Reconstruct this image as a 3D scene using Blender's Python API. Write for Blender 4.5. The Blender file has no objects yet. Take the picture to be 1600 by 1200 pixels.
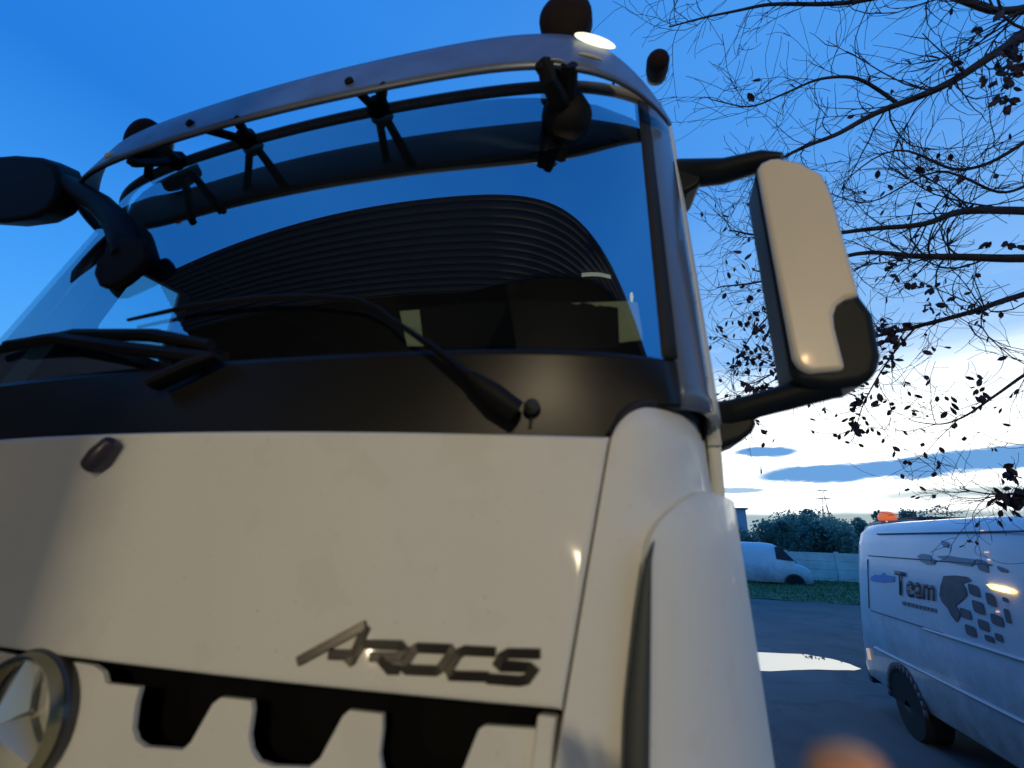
import bpy, bmesh, math, random
from mathutils import Vector, Matrix, noise
random.seed(7)
# ------------------------------------------------------------------ camera, world, sun, exposure
sc = bpy.context.scene
H = 2.2                                   # camera height; all coordinates below are relative to it (ground = -H)
F = 716.235; PITCH = .316817; ROLL = .032518; YAW = .279945
CAM = Vector((.982, -.606, 0.0))
fw = Vector((-math.sin(YAW)*math.cos(PITCH), math.cos(YAW)*math.cos(PITCH), math.sin(PITCH)))
r0 = Vector((math.cos(YAW), math.sin(YAW), 0)); u0 = r0.cross(fw)
RT = r0*math.cos(ROLL) + u0*math.sin(ROLL); UP = -r0*math.sin(ROLL) + u0*math.cos(ROLL)
cd = bpy.data.cameras.new('camera'); cam = bpy.data.objects.new('camera', cd); sc.collection.objects.link(cam)
cd.sensor_width = 36; cd.lens = 36*F/1600; cd.clip_start = .01; cd.clip_end = 5000
m = Matrix((RT, UP, -fw)).transposed().to_4x4(); m.translation = CAM + Vector((0, 0, H)); cam.matrix_world = m
cd.dof.use_dof = True; cd.dof.focus_distance = 7; cd.dof.aperture_fstop = 2.4
sc.camera = cam
sc.view_settings.view_transform = 'Standard'; sc.view_settings.look = 'None'
sc.view_settings.exposure = 0; sc.view_settings.gamma = 1
sc.render.resolution_x = 1024; sc.render.resolution_y = 768

W = bpy.data.worlds.new('World'); sc.world = W; W.use_nodes = True
nt = W.node_tree; N = nt.nodes; L = nt.links; N.clear()
def nd(t, **k):
    n = N.new(t)
    for a, b in k.items(): setattr(n, a, b)
    return n
def mth(op, a, b=None, c=None, clamp=False):
    n = nd('ShaderNodeMath', operation=op); n.use_clamp = clamp
    for i, v in enumerate((a, b, c)):
        if v is None: continue
        if isinstance(v, (int, float)): n.inputs[i].default_value = v
        else: L.new(v, n.inputs[i])
    return n.outputs[0]
def mixc(f, a, b):
    n = nd('ShaderNodeMix', data_type='RGBA')
    if isinstance(f, (int, float)): n.inputs[0].default_value = f
    else: L.new(f, n.inputs[0])
    for i, v in ((6, a), (7, b)):
        if isinstance(v, tuple): n.inputs[i].default_value = (*v, 1)
        else: L.new(v, n.inputs[i])
    return n.outputs[2]
def smooth(x, a, b):
    n = nd('ShaderNodeMapRange', interpolation_type='SMOOTHSTEP'); L.new(x, n.inputs[0])
    n.inputs[1].default_value = a; n.inputs[2].default_value = b; return n.outputs[0]
tc = nd('ShaderNodeTexCoord'); sp = nd('ShaderNodeSeparateXYZ'); L.new(tc.outputs['Generated'], sp.inputs[0])
az = mth('MULTIPLY', mth('ARCTAN2', sp.outputs[0], sp.outputs[1]), 57.2958)
el = mth('MULTIPLY', mth('ARCSINE', sp.outputs[2]), 57.2958)
ramp = nd('ShaderNodeValToRGB'); L.new(mth('DIVIDE', el, 90, clamp=True), ramp.inputs[0])
cr = ramp.color_ramp; cr.elements[0].position = 0; cr.elements[0].color = (.16, .46, .92, 1)
cr.elements[1].position = 1; cr.elements[1].color = (.010, .15, .58, 1)
for p_, c_ in ((.14, (.09, .42, .98, 1)), (.26, (.050, .33, .93, 1)), (.42, (.018, .205, .74, 1)), (.6, (.026, .235, .80, 1))):
    e = cr.elements.new(p_); e.color = c_
def gauss(az0, wa, el0, we):
    a = mth('POWER', mth('DIVIDE', mth('SUBTRACT', az, az0), wa), 2); b = mth('POWER', mth('DIVIDE', mth('SUBTRACT', el, el0), we), 2)
    return mth('EXPONENT', mth('MULTIPLY', mth('ADD', a, b), -1))
col = mixc(mth('MULTIPLY', gauss(25, 50, 32, 42), .75), ramp.outputs[0], (.10, .38, .93))
# thin lit cloud near the horizon where the sun went down
mp = nd('ShaderNodeCombineXYZ'); L.new(mth('MULTIPLY', az, .05), mp.inputs[0]); L.new(mth('MULTIPLY', el, .30), mp.inputs[1])
nz = nd('ShaderNodeTexNoise'); nz.inputs['Scale'].default_value = 1.0; nz.inputs['Detail'].default_value = 5; L.new(mp.outputs[0], nz.inputs['Vector'])
nf = nz.outputs['Fac']
elw = mth('ADD', el, mth('MULTIPLY', mth('SUBTRACT', nf, .5), 6))
wide = mth('EXPONENT', mth('MULTIPLY', mth('POWER', mth('DIVIDE', mth('SUBTRACT', az, 22), 38), 2), -1))
pale = mth('MULTIPLY', mth('SUBTRACT', 1, smooth(elw, 14, 44)), wide)
col = mixc(mth('MULTIPLY', pale, .62), col, (.42, .68, 1.0))
white = mth('MULTIPLY', mth('SUBTRACT', 1, smooth(elw, 11.5, 21)), wide)
col = mixc(white, col, (1.6, 1.66, 1.6))
mp2 = nd('ShaderNodeCombineXYZ'); L.new(mth('MULTIPLY', az, .11), mp2.inputs[0]); L.new(mth('MULTIPLY', el, .42), mp2.inputs[1])
nz2 = nd('ShaderNodeTexNoise'); nz2.inputs['Scale'].default_value = 1.3; nz2.inputs['Detail'].default_value = 6; L.new(mp2.outputs[0], nz2.inputs['Vector'])
nz3 = nd('ShaderNodeTexNoise'); nz3.inputs['Scale'].default_value = 5.0; nz3.inputs['Detail'].default_value = 7; nz3.inputs['Roughness'].default_value = .62; L.new(mp2.outputs[0], nz3.inputs['Vector'])
nf2 = mth('ADD', mth('SUBTRACT', nz2.outputs['Fac'], .5), mth('MULTIPLY', mth('SUBTRACT', nz3.outputs['Fac'], .5), .55))
col = mixc(mth('MULTIPLY', mth('MULTIPLY', smooth(nf2, .03, .2), smooth(el, 12, 17)), mth('MULTIPLY', mth('SUBTRACT', 1, smooth(el, 18, 25)), mth('MULTIPLY', wide, .35))), col, (.7, .85, 1.0))
def cloud(c, az0, wa, el0, we, rgb, tilt=0, soft=.35, amt=1):
    e0 = mth('SUBTRACT', el, mth('ADD', el0, mth('MULTIPLY', mth('SUBTRACT', az, az0), tilt)))
    e1 = mth('ADD', e0, mth('MULTIPLY', nf2, we*1.6))
    d = mth('ADD', mth('POWER', mth('DIVIDE', mth('ADD', mth('SUBTRACT', az, az0), mth('MULTIPLY', nf2, wa*.5)), wa), 2), mth('POWER', mth('DIVIDE', e1, we), 2))
    return mixc(mth('MULTIPLY', mth('SUBTRACT', 1, smooth(d, 1-soft, 1+soft)), amt), c, rgb)
blue = (.15, .37, .74)
col = cloud(col, 13.3, 3.1, 9.4, .60, blue)
col = cloud(col, 17.6, 5.2, 6.75, .95, blue)
col = cloud(col, 27.5, 12, 7.3, .95, blue, .03)
col = cloud(col, 10.0, 2.8, 5.4, .32, (.42, .60, .80))
col = cloud(col, 29, 7, 4.7, .45, (.45, .58, .62), .02, .7, .8)
col = cloud(col, 50, 14, 11.5, 1.3, (.2, .42, .8), .05, .6)
hz = mth('SUBTRACT', 1, smooth(mth('ADD', mth('SUBTRACT', el, mth('MULTIPLY', az, .02)), mth('MULTIPLY', nf2, .4)), 2.35, 3.0))
col = mixc(mth('MULTIPLY', hz, .95), col, mixc(wide, (.20, .40, .62), (.36, .47, .50)))
bg = nd('ShaderNodeBackground'); bg.inputs[1].default_value = 1.0; L.new(col, bg.inputs[0])
ow = nd('ShaderNodeOutputWorld'); L.new(bg.outputs[0], ow.inputs[0])
# the sun is just under the horizon: only its last faint glow, from the bright side of the sky
sd = bpy.data.lights.new('sun', 'SUN'); sd.energy = .12; sd.angle = math.radians(12); sd.color = (1, .9, .75)
so = bpy.data.objects.new('sun', sd); sc.collection.objects.link(so)
sv = Vector((math.sin(math.radians(24))*math.cos(math.radians(5)), math.cos(math.radians(24))*math.cos(math.radians(5)), math.sin(math.radians(5))))
so.rotation_euler = sv.to_track_quat('Z', 'Y').to_euler(); so.location = (30, 60, 12)

# ------------------------------------------------------------------ helpers
col_ = sc.collection
def ray(x, y): return fw + RT*((x-800)/F) + UP*((600-y)/F)
def at_y(x, y, Y): d = ray(x, y); return CAM + d*((Y-CAM.y)/d.y)
def at_x(x, y, X): d = ray(x, y); return CAM + d*((X-CAM.x)/d.x)
def at_z(x, y, Z): d = ray(x, y); return CAM + d*((Z-CAM.z)/d.z)
def at_d(x, y, D): return CAM + ray(x, y).normalized()*D
MATS = {}
def mat(name, rgb, rough=.5, metal=0, coat=0, var=0, vscale=8, bump=0, bscale=60, emit=None, es=1, rgb2=None, ior=None, spec=None):
    if name in MATS: return MATS[name]
    M = bpy.data.materials.new(name); M.use_nodes = True; t = M.node_tree; b = t.nodes['Principled BSDF']
    b.inputs['Base Color'].default_value = (*rgb, 1); b.inputs['Roughness'].default_value = rough; b.inputs['Metallic'].default_value = metal
    b.inputs['Coat Weight'].default_value = coat; b.inputs['Coat Roughness'].default_value = .06
    if ior: b.inputs['IOR'].default_value = ior
    if spec is not None: b.inputs['Specular IOR Level'].default_value = spec
    if emit: b.inputs['Emission Color'].default_value = (*emit, 1); b.inputs['Emission Strength'].default_value = es
    if var or bump:
        c = t.nodes.new('ShaderNodeTexCoord')
        if var:
            n = t.nodes.new('ShaderNodeTexNoise'); n.inputs['Scale'].default_value = vscale; n.inputs['Detail'].default_value = 6; n.inputs['Roughness'].default_value = .6
            t.links.new(c.outputs['Object'], n.inputs['Vector'])
            r = t.nodes.new('ShaderNodeMapRange'); r.inputs[1].default_value = .35; r.inputs[2].default_value = .68; t.links.new(n.outputs['Fac'], r.inputs[0])
            x = t.nodes.new('ShaderNodeMix'); x.data_type = 'RGBA'; t.links.new(r.outputs[0], x.inputs[0])
            x.inputs[6].default_value = (*rgb, 1); x.inputs[7].default_value = (*(rgb2 or tuple(v*(1-var) for v in rgb)), 1)
            t.links.new(x.outputs[2], b.inputs['Base Color'])
            q = t.nodes.new('ShaderNodeMapRange'); q.inputs[3].default_value = rough*.8; q.inputs[4].default_value = min(1, rough*1.35)
            t.links.new(n.outputs['Fac'], q.inputs[0]); t.links.new(q.outputs[0], b.inputs['Roughness'])
        if bump:
            n = t.nodes.new('ShaderNodeTexNoise'); n.inputs['Scale'].default_value = bscale; n.inputs['Detail'].default_value = 5
            t.links.new(c.outputs['Object'], n.inputs['Vector'])
            u = t.nodes.new('ShaderNodeBump'); u.inputs['Strength'].default_value = bump; u.inputs['Distance'].default_value = .02
            t.links.new(n.outputs['Fac'], u.inputs['Height']); t.links.new(u.outputs[0], b.inputs['Normal'])
    MATS[name] = M; return M
def glass_mat(name, tint, refl, rough=.0, rcol=(1, 1, 1)):
    M = bpy.data.materials.new(name); M.use_nodes = True; t = M.node_tree; t.nodes.clear()
    o = t.nodes.new('ShaderNodeOutputMaterial'); mx = t.nodes.new('ShaderNodeMixShader'); tr = t.nodes.new('ShaderNodeBsdfTransparent'); g = t.nodes.new('ShaderNodeBsdfGlossy')
    tr.inputs[0].default_value = (*tint, 1); g.inputs['Roughness'].default_value = rough; g.inputs['Color'].default_value = (*rcol, 1)
    mx.inputs[0].default_value = refl
    t.links.new(tr.outputs[0], mx.inputs[1]); t.links.new(g.outputs[0], mx.inputs[2]); t.links.new(mx.outputs[0], o.inputs[0]); return M
def tag(o, label=None, cat=None, group=None, kind=None):
    if label: o['label'] = label
    if cat: o['category'] = cat
    if group: o['group'] = group
    if kind: o['kind'] = kind
    return o
def empty(name, loc, label=None, cat=None, group=None, rz=0):
    o = bpy.data.objects.new(name, None); col_.objects.link(o); o.location = (loc[0], loc[1], loc[2]+H); o.rotation_euler.z = rz
    o.empty_display_size = .2; return tag(o, label, cat, group)
def origin(o):
    v = Vector((0, 0, 0))
    while o: v = v + Vector(o.location); o = o.parent
    return v - Vector((0, 0, H)) if v.length else Vector((0, 0, -H))
class MB:
    """collects vertices and faces (in camera-height-relative coordinates)"""
    def __init__(s): s.v = []; s.f = []; s.open = False
    def add(s, vs, fs):
        n = len(s.v); s.v += [Vector(p) for p in vs]; s.f += [tuple(i+n for i in f) for f in fs]; return s
    def box(s, a, b):
        x0, y0, z0 = a; x1, y1, z1 = b
        return s.add([(x0,y0,z0),(x1,y0,z0),(x1,y1,z0),(x0,y1,z0),(x0,y0,z1),(x1,y0,z1),(x1,y1,z1),(x0,y1,z1)],
                     [(0,3,2,1),(4,5,6,7),(0,1,5,4),(1,2,6,5),(2,3,7,6),(3,0,4,7)])
    def grid(s, fn, us, vs, flip=False):
        n = len(s.v); nu, nv = len(us), len(vs); s.open = True
        for v in vs:
            for u in us: s.v.append(Vector(fn(u, v)))
        for j in range(nv-1):
            for i in range(nu-1):
                q = (n+j*nu+i, n+j*nu+i+1, n+(j+1)*nu+i+1, n+(j+1)*nu+i); s.f.append(q[::-1] if flip else q)
        return s
    def tube(s, pts, rad, k=8, cap=True, flat=1.0):
        pts = [Vector(p) for p in pts]; n = len(s.v); m_ = len(pts)
        if not callable(rad) and not isinstance(rad, (list, tuple)): rr = [rad]*m_
        elif callable(rad): rr = [rad(i/(m_-1)) for i in range(m_)]
        else: rr = rad
        t0 = (pts[1]-pts[0]).normalized(); ref = Vector((0,0,1)) if abs(t0.z) < .9 else Vector((1,0,0))
        a = t0.cross(ref).normalized()
        for i, p in enumerate(pts):
            t = (pts[min(i+1, m_-1)]-pts[max(i-1, 0)]).normalized()
            a = (a - t*a.dot(t)).normalized(); b = t.cross(a)
            for j in range(k):
                w = 2*math.pi*j/k; s.v.append(p + a*(math.cos(w)*rr[i]) + b*(math.sin(w)*rr[i]*flat))
        for i in range(m_-1):
            for j in range(k):
                s.f.append((n+i*k+j, n+i*k+(j+1) % k, n+(i+1)*k+(j+1) % k, n+(i+1)*k+j))
        if cap:
            s.f.append(tuple(n+j for j in range(k))[::-1]); s.f.append(tuple(n+(m_-1)*k+j for j in range(k)))
        return s
    def prism(s, outline, off):
        n = len(s.v); k = len(outline); off = Vector(off)
        for p in outline: s.v.append(Vector(p))
        for p in outline: s.v.append(Vector(p)+off)
        s.f.append(tuple(range(n, n+k))); s.f.append(tuple(range(n+2*k-1, n+k-1, -1)))
        for i in range(k): j = (i+1) % k; s.f.append((n+i, n+k+i, n+k+j, n+j))
        return s
    def lathe(s, c, axis, prof, k=24):
        c = Vector(c); ax = Vector(axis).normalized(); ref = Vector((0,0,1)) if abs(ax.z) < .9 else Vector((1,0,0))
        a = ax.cross(ref).normalized(); b = ax.cross(a); n = len(s.v)
        for (r, h) in prof:
            for j in range(k):
                w = 2*math.pi*j/k; s.v.append(c + ax*h + a*(r*math.cos(w)) + b*(r*math.sin(w)))
        for i in range(len(prof)-1):
            for j in range(k):
                s.f.append((n+i*k+j, n+i*k+(j+1) % k, n+(i+1)*k+(j+1) % k, n+(i+1)*k+j))
        s.f.append(tuple(n+j for j in range(k))[::-1]); m_ = len(prof)-1; s.f.append(tuple(n+m_*k+j for j in range(k)))
        return s
    def build(s, name, m_, parent=None, bevel=0, seg=3, smooth=35, solid=0, off=-1, label=None, recalc=None, loc=None):
        if recalc is None: recalc = not s.open
        o0 = origin(parent) if parent is not None else Vector(loc if loc is not None else (0, 0, -H))
        if parent is not None and False: pass
        me = bpy.data.meshes.new(name); me.from_pydata([tuple(p-o0) for p in s.v], [], s.f); me.update()
        if recalc:
            bm = bmesh.new(); bm.from_mesh(me); bmesh.ops.remove_doubles(bm, verts=bm.verts, dist=1e-6); bmesh.ops.recalc_face_normals(bm, faces=bm.faces); bm.to_mesh(me); bm.free()
        for p in me.polygons: p.use_smooth = True
        if smooth < 180: me.set_sharp_from_angle(angle=math.radians(smooth))
        me.materials.append(m_)
        o = bpy.data.objects.new(name, me); col_.objects.link(o)
        if parent is not None: o.parent = parent
        else: o.location = (o0.x, o0.y, o0.z+H)
        if solid:
            q = o.modifiers.new('thickness', 'SOLIDIFY'); q.thickness = solid; q.offset = off
        if bevel:
            q = o.modifiers.new('bevel', 'BEVEL'); q.width = bevel; q.segments = seg; q.limit_method = 'ANGLE'; q.angle_limit = math.radians(40); q.harden_normals = True
        if label: o['label'] = label
        return o
def lerp(a, b, t): return a+(b-a)*t
def lin(a, b, n): return [a+(b-a)*i/(n-1) for i in range(n)]
def copy_tree(o, parent=None):
    c = o.copy(); col_.objects.link(c); c.parent = parent
    for ch in o.children: copy_tree(ch, c)
    return c
def kids(root): return [c for c in bpy.data.objects if c.parent == root]

# ------------------------------------------------------------------ materials
white = mat('white_paint', (.75, .76, .71), .55, coat=.12, var=.05, vscale=2.2, spec=.25)
def specks(M, scale, thr, rgb, amt):
    t = M.node_tree; b = t.nodes['Principled BSDF']; src = b.inputs['Base Color'].links[0].from_socket
    g = t.nodes.new('ShaderNodeTexCoord'); n = t.nodes.new('ShaderNodeTexNoise'); n.inputs['Scale'].default_value = scale; n.inputs['Detail'].default_value = 3; t.links.new(g.outputs['Object'], n.inputs['Vector'])
    r = t.nodes.new('ShaderNodeMapRange'); r.inputs[1].default_value = thr; r.inputs[2].default_value = thr+.05; r.inputs[4].default_value = amt; t.links.new(n.outputs['Fac'], r.inputs[0])
    x = t.nodes.new('ShaderNodeMix'); x.data_type = 'RGBA'; t.links.new(r.outputs[0], x.inputs[0]); t.links.new(src, x.inputs[6]); x.inputs[7].default_value = (*rgb, 1); t.links.new(x.outputs[2], b.inputs['Base Color'])
specks(white, 140, .70, (.25, .22, .18), .5); specks(white, 9, .56, (.66, .64, .59), .3)
black = mat('black_plastic', (.006, .006, .008), .65, var=.3, vscale=20, spec=.2)
gloss_black = mat('gloss_black', (.010, .010, .012), .12, coat=.6)
dark_grey = mat('dark_grey_plastic', (.035, .037, .045), .5, var=.25, vscale=14)
chrome = mat('chrome', (.62, .58, .50), .16, metal=1)
rubber = mat('rubber', (.012, .012, .012), .75)
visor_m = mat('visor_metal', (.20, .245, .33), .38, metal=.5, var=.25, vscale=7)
lamp_glass = mat('lamp_lens', (.5, .42, .25), .15)
lit = mat('lit_marker', (.9, .85, .6), .3, emit=(1, .93, .66), es=1.4)
windglass = glass_mat('windscreen_glass', (.78, .90, .90), .50, 0.0, (.86, .92, .97))
sideglass = glass_mat('side_glass', (.80, .95, .95), .10)
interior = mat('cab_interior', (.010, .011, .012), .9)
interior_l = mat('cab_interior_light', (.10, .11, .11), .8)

# ------------------------------------------------------------------ THE SETTING
asph = mat('asphalt', (.15, .165, .165), .8, var=.3, vscale=.5, bump=.35, bscale=30, spec=.25)
t_ = asph.node_tree; b_ = t_.nodes['Principled BSDF']; s_ = b_.inputs['Base Color'].links[0].from_socket
g_ = t_.nodes.new('ShaderNodeTexCoord'); vo = t_.nodes.new('ShaderNodeTexVoronoi'); vo.feature = 'DISTANCE_TO_EDGE'; vo.inputs['Scale'].default_value = .28
nn_ = t_.nodes.new('ShaderNodeTexNoise'); nn_.inputs['Scale'].default_value = 1.5; nn_.inputs['Detail'].default_value = 6; t_.links.new(g_.outputs['Object'], nn_.inputs['Vector'])
vm = t_.nodes.new('ShaderNodeVectorMath'); vm.operation = 'MULTIPLY_ADD'; vm.inputs[1].default_value = (1.2, 1.2, 0); t_.links.new(nn_.outputs['Color'], vm.inputs[0]); t_.links.new(g_.outputs['Object'], vm.inputs[2]); t_.links.new(vm.outputs[0], vo.inputs['Vector'])
rr_ = t_.nodes.new('ShaderNodeMapRange'); rr_.inputs[1].default_value = .004; rr_.inputs[2].default_value = .014; rr_.inputs[3].default_value = .22; rr_.inputs[4].default_value = 0; t_.links.new(vo.outputs['Distance'], rr_.inputs[0])
mx_ = t_.nodes.new('ShaderNodeMix'); mx_.data_type = 'RGBA'; t_.links.new(rr_.outputs[0], mx_.inputs[0]); t_.links.new(s_, mx_.inputs[6]); mx_.inputs[7].default_value = (.03, .032, .035, 1); t_.links.new(mx_.outputs[2], b_.inputs['Base Color'])
MB().add([(-600,-600,-H),(600,-600,-H),(600,900,-H),(-600,900,-H)], [(0,1,2,3)]).build('ground', asph); tag(bpy.data.objects['ground'], kind='structure')
# ------------------------------------------------------------------ THE TRUCK
truck = empty('truck', (0, 1.5, -H), 'large white truck cab with chrome emblem and curved metal sun visor, nearest to the viewer', 'truck')
def ysurf(x, z):
    ax = min(abs(x), 1.12); return .046 + (z-.2)*.263 + .079*ax**2 + .056*ax**8
# plan outline of the cab at a height: s runs 0..1 from the front corner to the side wall
XG = 1.032
def plan(s, z, xg=1.055, dy=.0):
    # quarter curve from the windscreen edge round to the side wall
    y0 = ysurf(xg, z) + dy; X1 = 1.145
    w = s*math.pi/2
    if s <= 1: return (xg + (X1-xg)*math.sin(w), y0 + .17*(1-math.cos(w))+.03*s, z)
    return (X1, y0 + .30 + (s-1)*1.0, z)
ss = lin(0, 1, 12) + [1.15, 1.4, 1.75]
for sgn in (-1, 1):
    def pf(s, z, sg=sgn): p = plan(s, z); return (p[0]*sg, p[1], p[2])
    zs = lin(.228, 1.235, 24)
    MB().grid(pf, lin(0, .48, 8), zs, sgn < 0).build('pillar', mat('pillar_grey', (.10, .14, .23), .35, coat=.5), truck, solid=.02)
    MB().grid(pf, lin(.49, 1, 7), zs, sgn < 0).build('pillar_edge', white, truck, solid=.02)
    # rubber seal between windscreen and pillar
    MB().grid(lambda u, z: ((XG+.001+u*.026)*sgn, ysurf((XG+u*.026), z)-.004, z), [0, .5, 1], lin(.325, 1.235, 24), sgn < 0).build('window_seal', rubber, truck, solid=.02)
# the windscreen
MB().grid(lambda x, z: (x, ysurf(x, z), z), lin(-XG, XG, 97), lin(.318, 1.225, 49)).build('windshield', windglass, truck, smooth=180)
# black lower border of the screen and the cowl under it
def hood_y(x, z): k = lerp(.076, .160, (z+.207)/.362); return k*x*x
def cowl(x, v):
    q_ = min(1, max(0, (abs(x)-.925)/.075)); z = lerp(.150+.072*math.sqrt(q_), .317, v); y0 = hood_y(x, .155)+.035; y1 = ysurf(x, .317)-.002
    t = v; return (x, lerp(y0, y1, t) - .002*math.sin(t*math.pi), z)
cw = mat('cowl_gloss', (.008, .008, .007), .9, coat=.6, var=.2, vscale=3, spec=.1); cw.node_tree.nodes['Principled BSDF'].inputs['Coat Roughness'].default_value = .36
MB().grid(cowl, lin(-1.055, 1.055, 81), lin(0, 1, 15)).build('cowl', cw, truck, smooth=180, solid=.02)
# roof edge trim, roof and the rest of the cab shell
trim = mat('roof_trim', (.34, .31, .28), .45, var=.2)
MB().tube([(x, ysurf(x, 1.242)+.0, 1.242) for x in lin(-1.09, 1.09, 61)], .016, 8).build('roof_trim', trim, truck, smooth=180)
def roof(u, v):
    x = u*1.10; y = lerp(ysurf(x, 1.25)+.02, 2.3, v); return (x, y, 1.25 + .30*math.sin(min(1, v*2.2)*math.pi/2) - .10*abs(u)**4)
MB().grid(roof, lin(-1, 1, 25), lin(0, 1, 14)).build('roof', white, truck, solid=.03, smooth=180)
# ---- cab sides with door and window (left one is looked through)
for sgn in (-1, 1):
    X = 1.145*sgn
    pend = lambda z: ysurf(1.055, z) + .20
    sw_ = MB(); TT = [lambda z: pend(z), lambda z: pend(z)+.012, lambda z: .86, lambda z: 2.3]; ZZ = [-.80, .19, .70, 1.06, 1.235, 1.50]
    for i in range(3):
        for j in range(5):
            if i == 1 and j == 2: continue
            if j == 4 and i < 2: continue
            q = [(X, TT[i](ZZ[j]) if j else (.62 if i < 2 and TT[i](0) < .62 else TT[i](0)), ZZ[j]), (X, TT[i+1](ZZ[j]), ZZ[j]), (X, TT[i+1](ZZ[j+1]), ZZ[j+1]), (X, TT[i](ZZ[j+1]), ZZ[j+1])]
            if i == 0 and j == 0: continue
            sw_.add(q, [(0, 1, 2, 3) if sgn > 0 else (3, 2, 1, 0)])
    sw_.open = True
    sw_.build('side_wall', white, truck, solid=.025)
    MB().add([(X-.015*sgn, pend(.7), .69), (X-.015*sgn, .88, .69), (X-.015*sgn, .88, 1.07), (X-.015*sgn, pend(1.06), 1.07)], [(0, 1, 2, 3)]).build('side_window', sideglass, truck)
    d = MB().box((min(X, X+.012*sgn), .70, -.70), (max(X, X+.012*sgn), 1.60, .24)).build('door', white, truck, bevel=.006)
    MB().box((min(X, X+.05*sgn), 1.42, .02), (max(X, X+.05*sgn), 1.56, .06)).build('handle', black, d, bevel=.008)
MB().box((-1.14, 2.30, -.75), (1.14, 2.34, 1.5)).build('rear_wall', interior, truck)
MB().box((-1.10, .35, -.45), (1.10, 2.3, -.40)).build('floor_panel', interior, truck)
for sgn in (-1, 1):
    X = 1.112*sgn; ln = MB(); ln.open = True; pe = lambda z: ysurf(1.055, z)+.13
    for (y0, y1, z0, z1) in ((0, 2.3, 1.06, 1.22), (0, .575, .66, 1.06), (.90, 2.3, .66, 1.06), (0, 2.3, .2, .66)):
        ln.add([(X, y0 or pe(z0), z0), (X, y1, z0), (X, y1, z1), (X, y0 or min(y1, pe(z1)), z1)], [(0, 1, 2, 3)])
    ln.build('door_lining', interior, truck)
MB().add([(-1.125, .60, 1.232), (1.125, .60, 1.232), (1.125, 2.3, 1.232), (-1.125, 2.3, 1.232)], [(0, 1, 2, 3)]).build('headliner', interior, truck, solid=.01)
# dashboard, seats, steering wheel inside
def dash(x, t):
    y = lerp(ysurf(x, .30)+.02, ysurf(x, .30)+.50, t); return (x, y, .30 + .05*math.sin(t*math.pi) + .012*math.cos(x*5) - (.4 if t > .98 else 0))
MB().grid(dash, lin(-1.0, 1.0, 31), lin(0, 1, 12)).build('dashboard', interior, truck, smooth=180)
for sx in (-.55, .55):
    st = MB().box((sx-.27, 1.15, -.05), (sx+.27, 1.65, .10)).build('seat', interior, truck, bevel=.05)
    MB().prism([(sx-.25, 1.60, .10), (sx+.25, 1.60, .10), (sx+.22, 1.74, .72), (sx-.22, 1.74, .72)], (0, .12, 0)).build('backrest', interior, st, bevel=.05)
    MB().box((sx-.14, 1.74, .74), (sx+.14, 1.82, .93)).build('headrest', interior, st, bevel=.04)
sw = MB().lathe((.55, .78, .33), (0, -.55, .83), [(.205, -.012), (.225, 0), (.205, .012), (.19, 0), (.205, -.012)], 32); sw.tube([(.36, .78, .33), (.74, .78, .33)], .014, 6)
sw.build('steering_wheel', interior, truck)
# ---- white front flap
def panel_surface(name, m_, xfun, z0, z1, yo=0, nx=61, nz=14, roll=.006, left=None):
    b = MB()
    def f(u, v):
        z = lerp(z0, z1, v); x = lerp((left or (lambda z: -xfun(z)))(z), xfun(z), u)
        r = min(u*2, (1-u)*2, v*3, (1-v)*3, 1) if False else 1
        e = 0
        for d in (v*(z1-z0), (1-v)*(z1-z0), u*(xfun(z)*2), (1-u)*xfun(z)*2):
            if d < roll: e = max(e, roll-math.sqrt(max(0, roll*roll-(roll-d)**2)))
        return (x, hood_y(x, z)+yo+e, z)
    us = [0, .001, .003, .006, .01] + lin(.02, .98, nx) + [.99, .994, .997, .999, 1]; vs = [0, .008, .02, .035] + lin(.06, .94, nz) + [.965, .98, .992, 1]
    return b.grid(f, us, vs).build(name, m_, truck, solid=.03, off=-1, smooth=60)
xh = lambda z: lerp(.869, .934, (z+.207)/.362)
hood = panel_surface('front_flap', white, xh, -.207, .155)
# ---- lettering in chrome, traced as strokes on the flap (zoomed photo units)
def zp(X, Y):
    x = 440+X/2.105; y = 800+Y/2.105; p = at_y(x, y, .03)
    for _ in range(6): p = at_y(x, y, hood_y(p.x, p.z)-.006)
    return p
def stroke(b, pts, w):
    P = [zp(*p) for p in pts]; n = len(P); Lr = []
    for i, p in enumerate(P):
        t1 = (P[i]-P[i-1]).normalized() if i else None; t2 = (P[i+1]-P[i]).normalized() if i < n-1 else None
        t = ((t1 or t2)+(t2 or t1)).normalized(); nn = Vector((-t.z, 0, t.x)); nn.normalize()
        k = 1/max(.5, nn.dot(Vector((-(t2 or t1).z, 0, (t2 or t1).x)).normalized())) ; Lr.append((p+nn*w*.5*k, p-nn*w*.5*k))
    for i in range(n-1):
        q = [Lr[i][0], Lr[i+1][0], Lr[i+1][1], Lr[i][1]]; b.prism(q, (0, .006, 0))
LET = [('A', [[(48,494),(275,372)], [(275,376),(222,500)], [(150,470),(236,472)]], .0130),
       ('R', [[(262,434),(214,502)], [(262,436),(385,440),(398,455),(378,480),(285,478)], [(318,480),(352,520),(384,520)]], .0120),
       ('O', [[(440,447),(548,452),(556,466),(520,516),(505,524),(410,520),(398,508),(430,455),(445,447)]], .0120),
       ('C', [[(702,462),(600,457),(580,466),(548,520),(556,540),(680,544)]], .0120),
       ('S', [[(850,468),(745,466),(722,478),(712,500),(722,510),(812,512),(826,524),(806,552),(780,558),(672,550)]], .0120)]
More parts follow.
